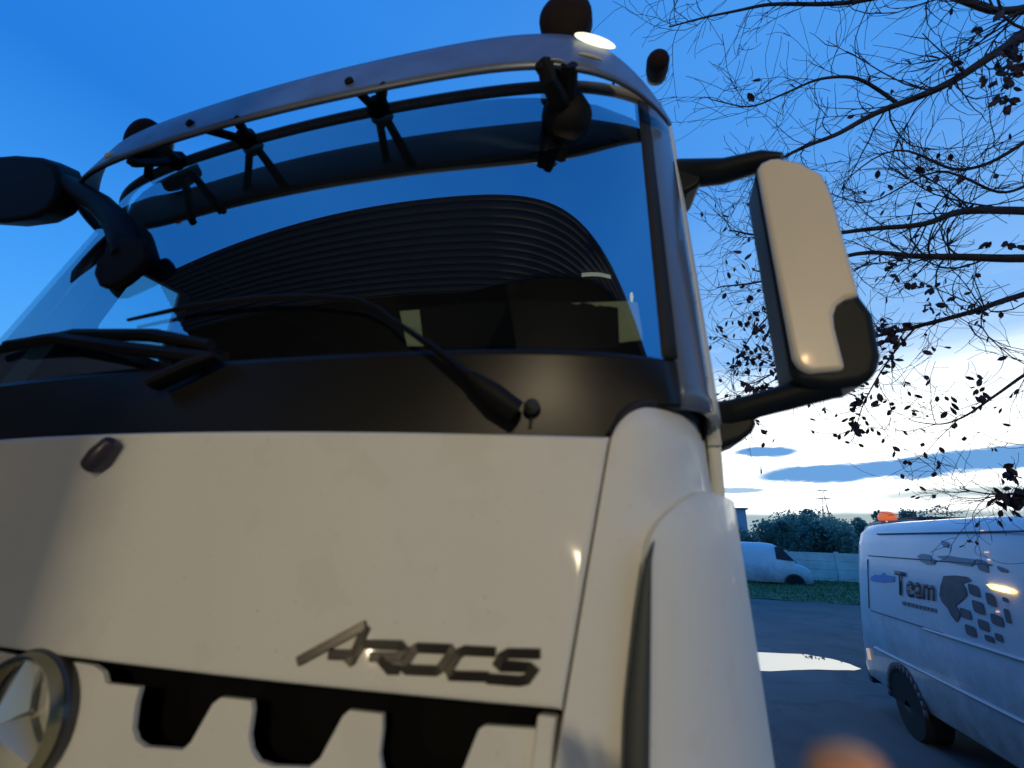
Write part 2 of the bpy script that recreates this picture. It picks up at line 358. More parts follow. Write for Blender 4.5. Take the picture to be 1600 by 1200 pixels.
for nm, sts, w in LET:
    b = MB()
    for s_ in sts: stroke(b, s_, w)
    o = b.build('letter', mat('letter_chrome', (.045, .042, .038), .28, metal=.6), truck, recalc=True, bevel=.0015, seg=2); o['label'] = 'chrome letter ' + nm
# ---- lower grille: black field, white comb in front of it
def gp(x, y, yo=0):
    p = at_y(x, y, .02)
    for _ in range(6): p = at_y(x, y, hood_y(p.x, p.z)*1.0+yo)
    return p
mesh_m = mat('grille_mesh', (.004, .004, .004), .8, spec=.1)
MB().grid(lambda x, z: (x, hood_y(x, z)+.085, z), lin(-.86, .86, 31), lin(-.75, -.19, 8)).build('grille_back', mesh_m, truck, solid=.01, smooth=180)
comb = [(165,1068),(218,1074),(211,1100),(206,1140),(212,1158),(226,1168),(285,1172),(298,1160),(332,1100),(345,1090),(392,1095),(394,1110),(388,1150),(391,1172),(402,1190),(425,1198),(482,1200),(500,1185),(535,1120),(545,1110),(597,1116),(597,1140),(592,1180),(596,1205),(612,1222),(640,1228),(700,1230),(722,1205),(748,1140),(757,1134),(836,1139)]
cp = [gp(*p, .012) for p in comb]
zb = -.80
def bot(p): return Vector((p.x, hood_y(p.x, -.5)+.012, zb))
b = MB(); n0 = len(cp)
# build as strips column by column below the comb edge (monotone resampling in x is not possible with the rounded cells, so tessellate)
from mathutils.geometry import tessellate_polygon
def plate(pts, thick, name, m_, parent, bev=.004, **k):
    tri = tessellate_polygon([[Vector((p.x, p.z, 0)) for p in pts]])
    b = MB(); n = len(pts); vs = list(pts)+[p+Vector((0, thick, 0)) for p in pts]
    fs = [tuple(t) for t in tri]+[tuple(i+n for i in t[::-1]) for t in tri]+[(i, (i+1) % n, (i+1) % n+n, i+n) for i in range(n)]
    b.add(vs, fs); return b.build(name, m_, parent, bevel=bev, seg=2, smooth=30, **k)
right_end = [gp(838,1150,.012), Vector((.80, hood_y(.80,-.4)+.012, -.5)), Vector((.77, hood_y(.77,-.4)+.012, zb))]
left_end = [Vector((.0, .012, zb)), Vector((.0, .012, -.5)), gp(20,1028,.012), gp(110,1034,.012), gp(146,1040,.012), gp(160,1050,.012)]
low = [Vector((x, hood_y(x,-.4)+.012, zb)) for x in (.7, .6, .5, .4, .3, .2)]
plate(cp+right_end+low+left_end, .008, 'grille', white, truck)
mir = [Vector((-p.x, p.y, p.z)) for p in cp+right_end+low+left_end][::-1]
plate(mir, .008, 'grille', white, truck)
# white edge piece right of the grille field
for sgn in (-1, 1):
    MB().grid(lambda u, z: ((lerp(lerp(.838, .78, (-.215-z)/.55), lerp(.862, .80, (-.215-z)/.55), u))*sgn, hood_y(.85, z)+.004, z), [0, .5, 1], lin(-.80, -.214, 8), sgn < 0).build('grille_frame', white, truck, solid=.03, bevel=.004)
# ---- emblem
em = MB().lathe((0, .030, -.345), (0, -1, 0), [(.140, -.02), (.154, .0), (.154, .030), (.150, .036), (.146, .032), (.144, 0)], 64).build('emblem_recess', mat('emblem_rim', (.035, .033, .03), .3, coat=.5), truck)
MB().lathe((0, .036, -.345), (0, -1, 0), [(.150, -.01), (.150, .004), (.140, .006)], 48).build('emblem_backing', mat('emblem_black', (.012, .013, .008), .6, spec=.2), truck)
star = MB()
k = 64; ringp = [Vector((math.cos(2*math.pi*i/k)*.153, -.022, -.345+math.sin(2*math.pi*i/k)*.153)) for i in range(k)]
n = 0
for i in range(k):
    a0 = 2*math.pi*i/k; a1 = 2*math.pi*(i+1)/k
    for (ra, ya, rb, yb) in ((.150, 0, .143, -.026), (.143, -.026, .133, -.022), (.133, -.022, .130, .0)):
        star.add([(math.cos(a0)*ra, ya, -.345+math.sin(a0)*ra), (math.cos(a1)*ra, ya, -.345+math.sin(a1)*ra), (math.cos(a1)*rb, yb, -.345+math.sin(a1)*rb), (math.cos(a0)*rb, yb, -.345+math.sin(a0)*rb)], [(0, 1, 2, 3)])
star.build('emblem_ring', mat('chrome_ring', (.30, .29, .20), .2, metal=1), truck, smooth=30)
st = MB()
for a in (90, 210, 330):
    a = math.radians(a); d = Vector((math.cos(a), 0, math.sin(a))); pr = Vector((-math.sin(a), 0, math.cos(a)))
    c = Vector((0, 0, -.345)); tip = c+d*.134; base = c
    lft = c+d*.022+pr*.030; rgt = c+d*.022-pr*.030
    v = [c+Vector((0, -.050, 0)), tip+Vector((0, -.022, 0)), lft+Vector((0, -.006, 0)), rgt+Vector((0, -.006, 0)), tip+pr*.005+Vector((0, -.008, 0)), tip-pr*.005+Vector((0, -.008, 0))]
    st.add(v, [(0, 1, 4, 2), (0, 3, 5, 1)])
st.build('emblem_star', mat('chrome_satin', (.95, .95, .80), .58, metal=1), truck, smooth=10, recalc=False)
for o in list(truck.children):
    if o.name.startswith('emblem'):
        for v in o.data.vertices:
            c = v.co; c.x = c.x*.63+.035; c.z = (c.z-(H-.345))*.63+H-.345+.050; c.y = (c.y+1.5)*.85-1.5
        o.data.update()
# ---- small washer knob on flap
kp = gp(160, 712, -.012)
def disc(name, c, axis, r, h, m_, parent, k=24, dome=0, **kw):
    pr = [(r*.92, 0), (r, h*.2), (r, h*.7)]
    if dome: pr += [(r*math.cos(t), h*.7+dome*math.sin(t)) for t in lin(.2, 1.5, 6)]
    else: pr += [(r*.9, h), (r*.3, h)]
    return MB().lathe(c, axis, pr, k).build(name, m_, parent, smooth=40, **kw)
kn = mat('badge_dark', (.05, .04, .055), .3)
b = MB(); b.tube([kp+Vector((-.022, 0, -.020)), kp, kp+Vector((.018, 0, .026))], [.017, .022, .016], 12); b.build('washer_nozzle', kn, truck, bevel=.003)
# ---- corner panel: white, rounded top inner corner, wraps back to the side
def corner_pt(u, z, sg):
    # u 0..1 along the plan from the flap gap to the side
    x0 = xh(z)+.0045; y0 = hood_y(x0, z)+.001
    x1 = 1.142
    ex = max(0, u-1); u = min(1, u); w = u*math.pi/2; f = math.sin(w); g = 1-math.cos(w)
    fx = .55*u + .45*f; return Vector(((x0+(x1-x0)*fx)*sg, y0 + .10*u + .34*g**1.3 + ex, z))
def corner_top(u):
    # height of the panel's top edge: rounded inner shoulder
    u = min(u, 1); r = .24
    if u < r: return .148 + .066*math.sqrt(max(0, 1-(1-u/r)**2))
    return .214 + .012*(u-r)
for sg in (-1, 1):
    b = MB(); b.grid(lambda u, v: corner_pt(u, lerp(-.80, corner_top(u), v), sg), [0, .004, .01, .02, .035, .055, .08, .11, .14, .17, .2, .24] + lin(.28, 1, 22) + [1.06, 1.12], lin(0, 1, 26), sg < 0)
    b.build('corner_panel', white, truck, solid=.02, smooth=60)
    # rounded bead along the shoulder
    MB().tube([corner_pt(u, corner_top(u)+.010, sg)+Vector((0, .012, 0)) for u in lin(0, 1, 30)], .010, 8).build('cowl_seal', rubber, truck)
    def corner_y(x, z):
        lo, hi = 0.0, 1.0
        for _ in range(18):
            m_ = (lo+hi)/2
            if corner_pt(m_, z, 1).x < x: lo = m_
            else: hi = m_
        return corner_pt(lo, z, 1).y
    # outer wind deflector: a second skin standing proud, dark slit in front of it
    def defl(u, v, sg=sg, grow=0):
        z = lerp(-.80, .085, v)
        top = max(0, (z-(-.03))/.115)
        xl = lerp(.928, .985, (z+.80)/.78) if z < -.02 else .985 + .10*top**2.2
        ul = 0
        ex = max(0, u-1); u = min(1, u); x = lerp(xl, 1.178, .5*u+.5*math.sin(u*math.pi/2))
        return Vector((x*sg, corner_y(lerp(xl, 1.1415, (x-xl)/(1.178-xl)), z) - .024*(1-.6*u**3) + ex, z))
    MB().grid(defl, lin(0, 1, 24)+[1.08, 1.25], lin(0, .86, 18)+lin(.87, 1, 12), sg < 0).build('wind_deflector', white, truck, solid=.018, smooth=60, bevel=.006)
    slit = mat('slit_rubber', (.045, .055, .055), .6)
    def sl(u, v, sg=sg):
        z = lerp(-.80, -.0, v); p0 = defl(0, (z+.80)/.885); w = .030*min(1, (1-v)*4)**.6
        return Vector(((abs(p0.x)-w*(1-u)+.004)*sg, p0.y-.012-.0*u, z))
    MB().grid(sl, [0, .5, 1], lin(0, 1, 30), sg < 0).build('deflector_seal', slit, truck, solid=.012)
# bumper, wheels and chassis (mostly out of the picture)
bp = MB().box((-1.15, .02, -1.75), (1.15, .5, -.82)).build('bumper', white, truck, bevel=.05)
for sgn in (-1, 1):
    MB().box((.75*sgn-.2, -.005, -1.35), (.75*sgn+.2, .03, -1.12)).build('headlight', mat('headlamp', (.5, .5, .5), .1, coat=1), bp, bevel=.02)
    for y in (1.25, 5.0):
        w = MB().lathe((1.0*sgn-.15*sgn, y, -H+.52), (sgn, 0, 0), [(.30, -.15), (.50, -.15), (.52, -.1), (.52, .1), (.50, .15), (.30, .15)], 32).build('wheel', rubber, truck)
        MB().lathe((1.0*sgn-.15*sgn, y, -H+.52), (sgn, 0, 0), [(.30, -.1), (.30, .12), (.12, .05), (.10, .14), (.03, .14)], 24).build('rim', mat('rim', (.4, .4, .4), .4, metal=.6), w)
MB().box((-.42, .6, -1.35), (.42, 7.5, -1.05)).build('chassis', black, truck)
MB().box((-1.2, 2.9, -1.0), (1.2, 7.6, .9)).build('cargo_box', mat('cargo_grey', (.2, .21, .22), .6), truck, bevel=.03)

# ---- sun visor strip with brackets, marker lamps, work lamps
def vis(x, z): ax = abs(x); return (x, .155+.06*ax**2+.10*ax**8 + .30*max(0, z-1.11), z)
def visg(u, v):
    x = u*1.118; ax = abs(x)
    t = max(0, (ax-.86)/.258)
    zt = lerp(1.30, 1.135, t**1.5); zb_ = 1.108 + .010*t
    return vis(x, lerp(zb_, zt, v))
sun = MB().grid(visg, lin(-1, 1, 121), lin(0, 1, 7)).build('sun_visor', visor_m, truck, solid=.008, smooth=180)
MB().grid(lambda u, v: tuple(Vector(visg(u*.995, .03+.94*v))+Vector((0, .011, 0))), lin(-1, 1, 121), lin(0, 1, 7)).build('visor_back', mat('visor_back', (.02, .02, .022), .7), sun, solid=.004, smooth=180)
def on_vis(x, y, back=0):
    p = at_y(x, y, .2)
    for _ in range(8): p = at_y(x, y, vis(p.x, min(1.3, max(1.1, p.z)))[1]+back)
    return p
def bar(b, p, q, r, k=6): b.tube([p, q], r, k)
def glass_top(x, dz=0): return Vector((x, ysurf(x, 1.235)-.012, 1.235+dz))
for vx1, vx2, gx in (((548,131), (600,134), .262), ((300,196), (372,186), -.235), ((208,255), (262,235), -.56), ((845,108), (880,106), .80)):
    b = MB(); g = glass_top(gx); p1 = on_vis(*vx1, .004); p2 = on_vis(*vx2, .004)
    bar(b, p1, g+Vector((-.012, 0, 0)), .014); bar(b, p2, g+Vector((.012, 0, 0)), .011); bar(b, p2+Vector((-.020, 0, .0)), g, .006)
    b.lathe(g, (0, -1, 0), [(.034, -.01), (.036, .01), (.018, .03)], 12); b.lathe(p1, (0, -1, 0), [(.012, -.005), (.013, .012), (.005, .016)], 10)
    b.build('bracket', black, sun, smooth=40)
def marker(px, py, a, bb, m_):
    p = on_vis(px, py, -.008); n = Vector((.0, -1, -.1)); dx = Vector(vis(p.x+.02, p.z))-Vector(vis(p.x-.02, p.z)); dx.normalize(); up = Vector((0, .16, 1)).normalized()
    b = MB(); b.grid(lambda u, t: p + dx*(a*math.sin(t)*math.cos(u)) + up*(bb*math.sin(t)*math.sin(u)) - dx.cross(up)*(-.0) + Vector((0, -.012*math.cos(t), -.004*math.cos(t))), lin(0, 2*math.pi, 25), lin(0, math.pi/2, 7))
    return b.build('marker_lamp', m_, sun, smooth=180)
marker(930, 64, .060, .026, lit); MKL = 1; marker(172, 243, .020, .014, mat('marker_off', (.75, .68, .5), .4))
marker(922, 90, .036, .007, mat('marker_base', (.7, .66, .45), .3)); marker(870, 97, .020, .004, mat('marker_base', (.7, .66, .45), .3))
wl = mat('work_lamp_body', (.016, .010, .010), .75, spec=.15)
def work_lamp(px, py, Y, r, label):
    c = at_y(px, py, Y); o = disc('work_lamp', c, (.05, -1, -.2), r, .07, wl, sun, 32, dome=.03); o['label'] = label
    disc('lens', c+Vector((0, .012, .002)), (0, 1, .1), r*.88, .012, lamp_glass, o)
    if r < .05: return
    b = MB(); b.tube([c+Vector((-.0, .0, -r*.9)), c+Vector((0, .01, -r-.05))], .014, 8); b.build('lamp_foot', black, o)
work_lamp(886, 50, .36, .076, 'round black work lamp above the visor near its lit marker')
work_lamp(242, 230, .34, .080, 'round black work lamp behind the left end of the visor')
work_lamp(1026, 114, .60, .036, 'small round lamp behind the right tip of the visor')
b = MB()
c = at_y(884, 178, .34); b.lathe(c+Vector((0, .03, 0)), (0, -1, -.2), [(.03, -.02), (.060, -.01), (.070, .02), (.062, .05), (.04, .07), (.005, .075)], 20)
b.tube([on_vis(852, 100), on_vis(856, 124), c], [.020, .022, .03], 8); b.tube([on_vis(888, 100), c], [.024, .03], 8); b.build('lamp_bracket', black, sun)
b = MB(); b.tube([at_y(962, 122, .42), at_y(956, 137, .44), at_y(950, 139, .44)], .004, 6); b.tube([at_y(930, 134, .46), at_y(975, 140, .47), at_y(1003, 150, .50)], [.003, .007, .003], 6); b.build('cable', black, sun)
b = MB(); b.tube([glass_top(.86)+Vector((0, -.01, -.02)), Vector((.88, ysurf(.88, 1.15)-.02, 1.15)), Vector((.82, ysurf(.82, 1.1)-.02, 1.1)), Vector((.78, ysurf(.78, 1.12)-.02, 1.12))], .006, 6); b.build('lamp_cable', black, sun)

# ---- wiper(s)
def gl(x, y, off=-.02):
    p = at_y(x, y, .15)
    for _ in range(12): p = at_y(x, y, (ysurf(p.x, p.z) if p.z > .317 else cowl(p.x, max(0, (p.z-.150)/.167))[1])+off)
    return p
wm = mat('wiper_black', (.006, .006, .007), .6, spec=.2)
wp = MB(); wp.tube([gl(805, 645, -.03), gl(770, 618, -.04), gl(735, 590, -.04)], [.030, .030, .018], 10, flat=.7)
wp.tube([gl(745, 598, -.04), gl(680, 545, -.04), gl(610, 497, -.035), gl(590, 480, -.03)], [.017, .011, .008, .006], 8, flat=.6)
w1 = wp.build('wiper', wm, truck, smooth=60)
b = MB(); b.tube([gl(592, 482, -.03), gl(560, 468, -.025), gl(480, 463, -.02), gl(400, 466, -.018), gl(300, 478, -.016), gl(200, 500, -.014)], [.004, .006, .007, .007, .006, .004], 6); b.build('wiper_blade', wm, w1)
wp = MB(); wp.tube([gl(240, 600, -.03), gl(300, 572, -.03), gl(340, 556, -.03)], [.024, .022, .016], 10, flat=.6); wp.tube([gl(330, 560, -.03), gl(200, 545, -.03), gl(90, 528, -.03), gl(10, 538, -.03)], [.014, .016, .014, .010], 8); wp.tube([gl(330, 540, -.02), gl(240, 524, -.02), gl(120, 522, -.02), gl(-10, 548, -.02)], [.012, .016, .014, .012], 8)
wp.build('wiper', wm, truck)
b = MB(); n_ = MB(); kk = gl(832, 637, -.012); b.lathe(kk, (0, -1, .1), [(.013, -.01), (.014, .008), (.006, .014)], 14); b.tube([kk, gl(828, 668, -.004)], .003, 6); b.build('washer_jet', mat('jet_green', (.03, .035, .028), .4), truck)
# ---- sign card lying on the dash (a thing of its own) with a redaction scribble added over it
def cdp(x, y, Y): return at_y(x, y, Y)
card = [(624, 486), (700, 480), (985, 470), (996, 472), (1006, 531), (960, 536), (636, 541)]
cy = .36
card_o = MB().prism([cdp(*p, cy) for p in card], (0, .006, 0)).build('dashboard_card', mat('card_pale', (.88, .90, .62), .6, emit=None), None, loc=tuple(cdp(800, 535, cy)), bevel=.001)
tag(card_o, 'pale card with a blacked out field standing on the dashboard behind the windscreen', 'card')
random.seed(3)
blk = []
for i in range(46): blk.append((655+i*6.9, 482 - 14*math.sin(i/46*3.1)*.9 + random.uniform(-2, 2) - (i/46)*0))
for i in range(46): blk.append((968-i*6.8, 543 - 2*math.sin(i/46*3.1) + random.uniform(-2, 2) + (4 if 20 < i else 0)*0))
plate([cdp(*p, cy-.004) for p in blk], .003, 'blackout_field', mat('ink', (.003, .003, .003), .9), card_o, bev=0)

# ---- right mirror
mr = MB(); hp = mat('mirror_black', (.008, .012, .016), .5, spec=.2)
ho = [(1181,268),(1184,256),(1196,247),(1216,242),(1252,248),(1288,268),(1303,298),(1347,460),(1368,488),(1381,556),(1373,588),(1348,600),(1300,606),(1248,600),(1236,580)]
mirror = MB().prism([at_y(*p, .42) for p in ho], (.012, .16, .012)).build('mirror', hp, truck, bevel=.022, seg=4)
co = [(1184,262),(1190,252),(1204,246),(1216,245),(1250,251),(1286,271),(1300,300),(1345,461),(1322,466),(1309,475),(1304,490),(1306,510),(1323,577),(1268,581),(1250,574),(1240,556)]
cream = mat('mirror_cover', (.72, .67, .57), .38, coat=.3)
MB().prism([at_y(*p, .402) for p in co], (.002, .03, .0)).build('mirror_cover', cream, mirror, bevel=.012, seg=4, label='cream coloured mirror cover')
gx = [at_y(1195, 275, .581), at_y(1290, 300, .581), at_y(1360, 575, .581), at_y(1245, 585, .581)]
MB().prism(gx, (0, .006, 0)).build('mirror_glass', mat('mirror_glass', (.8, .8, .8), .02, metal=1), mirror)
def arm(pts, ws, name='mirror_arm'):
    b = MB(); b.tube(pts, ws, 12, flat=.8); return b.build(name, hp, mirror, smooth=50)
arm([Vector((1.09, .66, 1.06)), at_y(1066, 272, .56), at_y(1130, 268, .53), at_y(1190, 252, .50), at_y(1222, 246, .48)], [.050, .052, .042, .034, .016])
arm([Vector((1.11, .60, .30)), at_y(1140, 648, .52), at_y(1180, 634, .50), at_y(1260, 612, .48), at_y(1310, 600, .46)], [.045, .042, .034, .036, .034])
MB().prism([at_y(*p, .50) for p in [(1104,628),(1135,632),(1180,640),(1184,662),(1178,674),(1160,688),(1118,704),(1110,690)]], (-.01, .12, 0)).build('arm_foot', hp, mirror, bevel=.015)
MB().prism([at_y(*p, .52) for p in [(1046,246),(1075,248),(1100,262),(1096,285),(1070,300),(1052,292)]], (-.02, .12, 0)).build('arm_foot', hp, mirror, bevel=.012)
# ---- left front mirror, nearly black against the sky
mb_ = mat('matte_black', (.006, .006, .008), .6, spec=.15)
bm_ = MB().prism([at_y(*p, .20) for p in [(-60,262),(-40,246),(20,241),(58,244),(84,256),(92,280),(88,305),(72,328),(45,342),(0,348),(-50,345),(-70,310)]], (-.02, .09, .05)).build('front_mirror', mb_, truck, bevel=.02, seg=4)
b = MB(); b.tube([at_y(72, 284, .25), at_y(108, 290, .25), at_y(160, 322, .24), at_y(186, 350, .21), at_y(198, 385, .17), at_y(198, 405, .16)], [.036, .040, .043, .046, .042, .036], 12, flat=.9); b.build('mirror_arm', mb_, bm_, smooth=60)
b = MB().prism([at_y(*p, .13) for p in [(168,372),(222,372),(230,384),(228,404),(210,422),(188,440),(170,450),(152,446),(144,428),(148,410),(160,396)]], (-.015, .04, .01)); b.build('mirror_foot', mb_, bm_, bevel=.012)  # added black shape standing in for the mirror head's reflection in the glass

# ------------------------------------------------------------------ HALL WITH CANOPY BEHIND THE CAMERA (seen only as a reflection)
hall = empty('hall', (0, -7, -H), 'dark hall with ribbed canopy mirrored in the windscreen', 'building')
ribm = mat('canopy_sheet', (.10, .11, .14), .85)
b = MB()
prof = []; y = -.65
i = 0
while y > -1.45: prof += [(y, 3.10), (y-.030, 3.10), (y-.040, 3.112), (y-.056, 3.112)]; y -= .066
prof.append((y, 3.10))
b.grid(lambda x, i: (x, prof[i][0], prof[i][1]), [-3.68, 9.0], list(range(len(prof)))).build('ribbed_canopy', ribm, hall, smooth=10, solid=.01, off=1)
MB().prism([(.1, -1.52, 3.085), (9, -1.52, 3.085), (9, -.74, 3.085), (3.0, -.80, 3.085), (2.2, -.98, 3.085), (1.4, -1.22, 3.085)], (0, 0, .01)).build('canopy_slab', mat('canopy_dark', (.009, .009, .009), .8), hall)  # added dark sheet, hides the ribs' reflection on the screen's right
MB().box((-3.68, -7.0, 3.12), (9.0, y, 3.4)).build('canopy_slab', mat('canopy_dark', (.009, .009, .009), .8), hall)
MB().box((-5.2, -7.3, -H), (12.0, -7.0, 3.4)).build('wall', mat('hall_wall', (.33, .31, .27), .8, var=.2), hall)
MB().box((.30, -2.95, -H), (1.16, -2.55, 3.1)).build('column', mat('hall_column', (.05, .05, .05), .8), hall)  # unseen blocker added to shade the left of the front flap
MB().prism([(-5.2, -7.0, -H), (-5.2, .9, -H), (-5.2, .9, 1.62), (-5.2, -1.72, 3.6), (-5.2, -7, 3.6)], (-.25, 0, 0)).build('side_wall', MATS['hall_column'], hall)  # added unseen wall, slanted to keep the lower left reflection dark
tube = MB().tube([(1.85, -1.02, 3.05), (2.43, -.73, 3.05)], .016, 8).build('tube_lamp', mat('tube_lit', (.5, .5, .4), .5, emit=(.8, .9, .65), es=.35), hall)
disc('wall_lamp', (2.99, -.50, 3.02), (0, 0, -1), .045, .04, mat('bulb_lit', (.6, .6, .5), .5, emit=(.85, 1, .75), es=.9), hall, dome=.03)
lampm = mat('flood_lit', (1, .9, .7), .5, emit=(1, .84, .60), es=60)
ld2 = bpy.data.lights.new('side_lamp', 'AREA'); ld2.shape = 'RECTANGLE'; ld2.size = .06; ld2.size_y = .14; ld2.energy = 42; ld2.color = (1, .82, .55)  # added unseen fill, lifts the shaded left of the truck front
lo2 = bpy.data.objects.new('side_lamp', ld2); col_.objects.link(lo2); lo2.location = (-1.6, -6.84, -.55+H)
lo2.rotation_euler = (Vector((-1.6, -6.84, -.55))-Vector((-.4, 0, .1))).to_track_quat('Z', 'Y').to_euler()
MB().box((-1.7, -6.98, -.7), (-1.5, -6.90, -.4)).build('side_lamp', black, hall, bevel=.01)  # box behind the added fill light
fl = MB().box((2.86, -6.98, 1.80), (3.14, -6.86, 2.50)).build('floodlight', black, hall, bevel=.01)
ld = bpy.data.lights.new('floodlight_lamp', 'AREA'); ld.shape = 'RECTANGLE'; ld.size = .32; ld.size_y = .4; ld.energy = 222; ld.color = (1, .82, .54)
lo = bpy.data.objects.new('floodlight_lamp', ld); col_.objects.link(lo); lo.location = (3.0, -6.84, 2.15+H)
lo.rotation_euler = (Vector((0, -1, 0))).to_track_quat('Z', 'Y').to_euler()
lo.rotation_euler = (Vector((3.0, -6.84, 2.15))-Vector((.9, 0, .1))).to_track_quat('Z', 'Y').to_euler()

for q in ((.95, -6.9, 2.26, .045), (.95, -6.9, 1.44, .03), (3.75, -6.9, 2.97, .05)):
    disc('wall_lamp', (q[0], q[1], q[2]), (0, 1, 0), q[3], .04, mat('amber_lit', (1, .6, .3), .5, emit=(1, .60, .28), es=220), hall, dome=.03)

# ------------------------------------------------------------------ YARD, BACKGROUND
G = -H
# puddle with an irregular edge, lies on the asphalt
pud_px = [(1120,1022),(1150,1018),(1190,1019),(1225,1021),(1262,1023),(1300,1030),(1332,1038),(1346,1045),(1334,1048),(1290,1047),(1240,1046),(1205,1048),(1150,1047),(1120,1046)]
pp = [at_z(x, y, G+.006) for x, y in pud_px]
ps = []
for i in range(len(pp)):
    a, b_ = pp[i], pp[(i+1) % len(pp)]
    for k in range(4):
        q = a.lerp(b_, k/4); ps.append(q + Vector((noise.noise(q*1.7)*.07, noise.noise(q*1.7+Vector((9, 3, 1)))*.10, 0)))
tri = tessellate_polygon([[Vector((p.x, p.y, 0)) for p in ps]])
b = MB(); b.add(ps, [tuple(t) for t in tri]); pd = b.build('puddle', mat('water', (.02, .03, .035), .02, spec=1.0, ior=3.0), None, loc=(pp[0].x, pp[0].y, G)); tag(pd, kind='structure')
gr = bpy.data.materials.new('grass_base'); gm = mat('grass_soil', (.10, .18, .08), .9, var=.4, vscale=1.5)
# verge: a low grass bank in front of the fence
def verge(x, t):
    y = lerp(22.0, 33, t) + .4*noise.noise(Vector((x*.2, 0, 3))); return (x, y, G + .012 + .30*math.sin(min(1, t*2.2)*math.pi/2) + .04*noise.noise(Vector((x*.6, t*9, 0))))
tag(MB().grid(verge, lin(-8, 60, 120), lin(0, 1, 20)).build('grass_verge', gm, None, smooth=180), kind='structure')
random.seed(5)
b = MB()
for i in range(14000):
    x = random.uniform(2.5, 22); t = random.random(); p = Vector(verge(x, t)); h = random.uniform(.04, .12); a = random.uniform(0, 6.3); d = Vector((math.cos(a), math.sin(a), 0))*.03
    b.add([p-d, p+d, p+Vector((random.uniform(-.06, .06), random.uniform(-.06, .06), h))], [(0, 1, 2)])
tag(b.build('grass', mat('grass_blades', (.10, .20, .07), .8, var=.4, vscale=3), None, recalc=False), 'short green grass growing on the verge in front of the fence', 'grass', kind='stuff')
# concrete panel fence: one thing, posts and panels its parts
fence = empty('fence', (9, 30, G), 'grey concrete panel fence beyond the grass verge', 'fence')
conc = mat('concrete', (.68, .70, .66), .85, var=.3, vscale=1.2, bump=.3, bscale=8)
fx = [(-4+2.5*i) for i in range(19)]
for i, x in enumerate(fx):
    MB().box((x-.09, 29.9, G), (x+.09, 30.1, -.36)).build('post', conc, fence, bevel=.015)
    if i < len(fx)-1:
        pb = MB()
        for k in range(4): pb.box((x+.09, 29.97, G+.02+k*.44), (x+2.41, 30.03, G+.45+k*.44))
        pb.build('panel', conc, fence, bevel=.012)
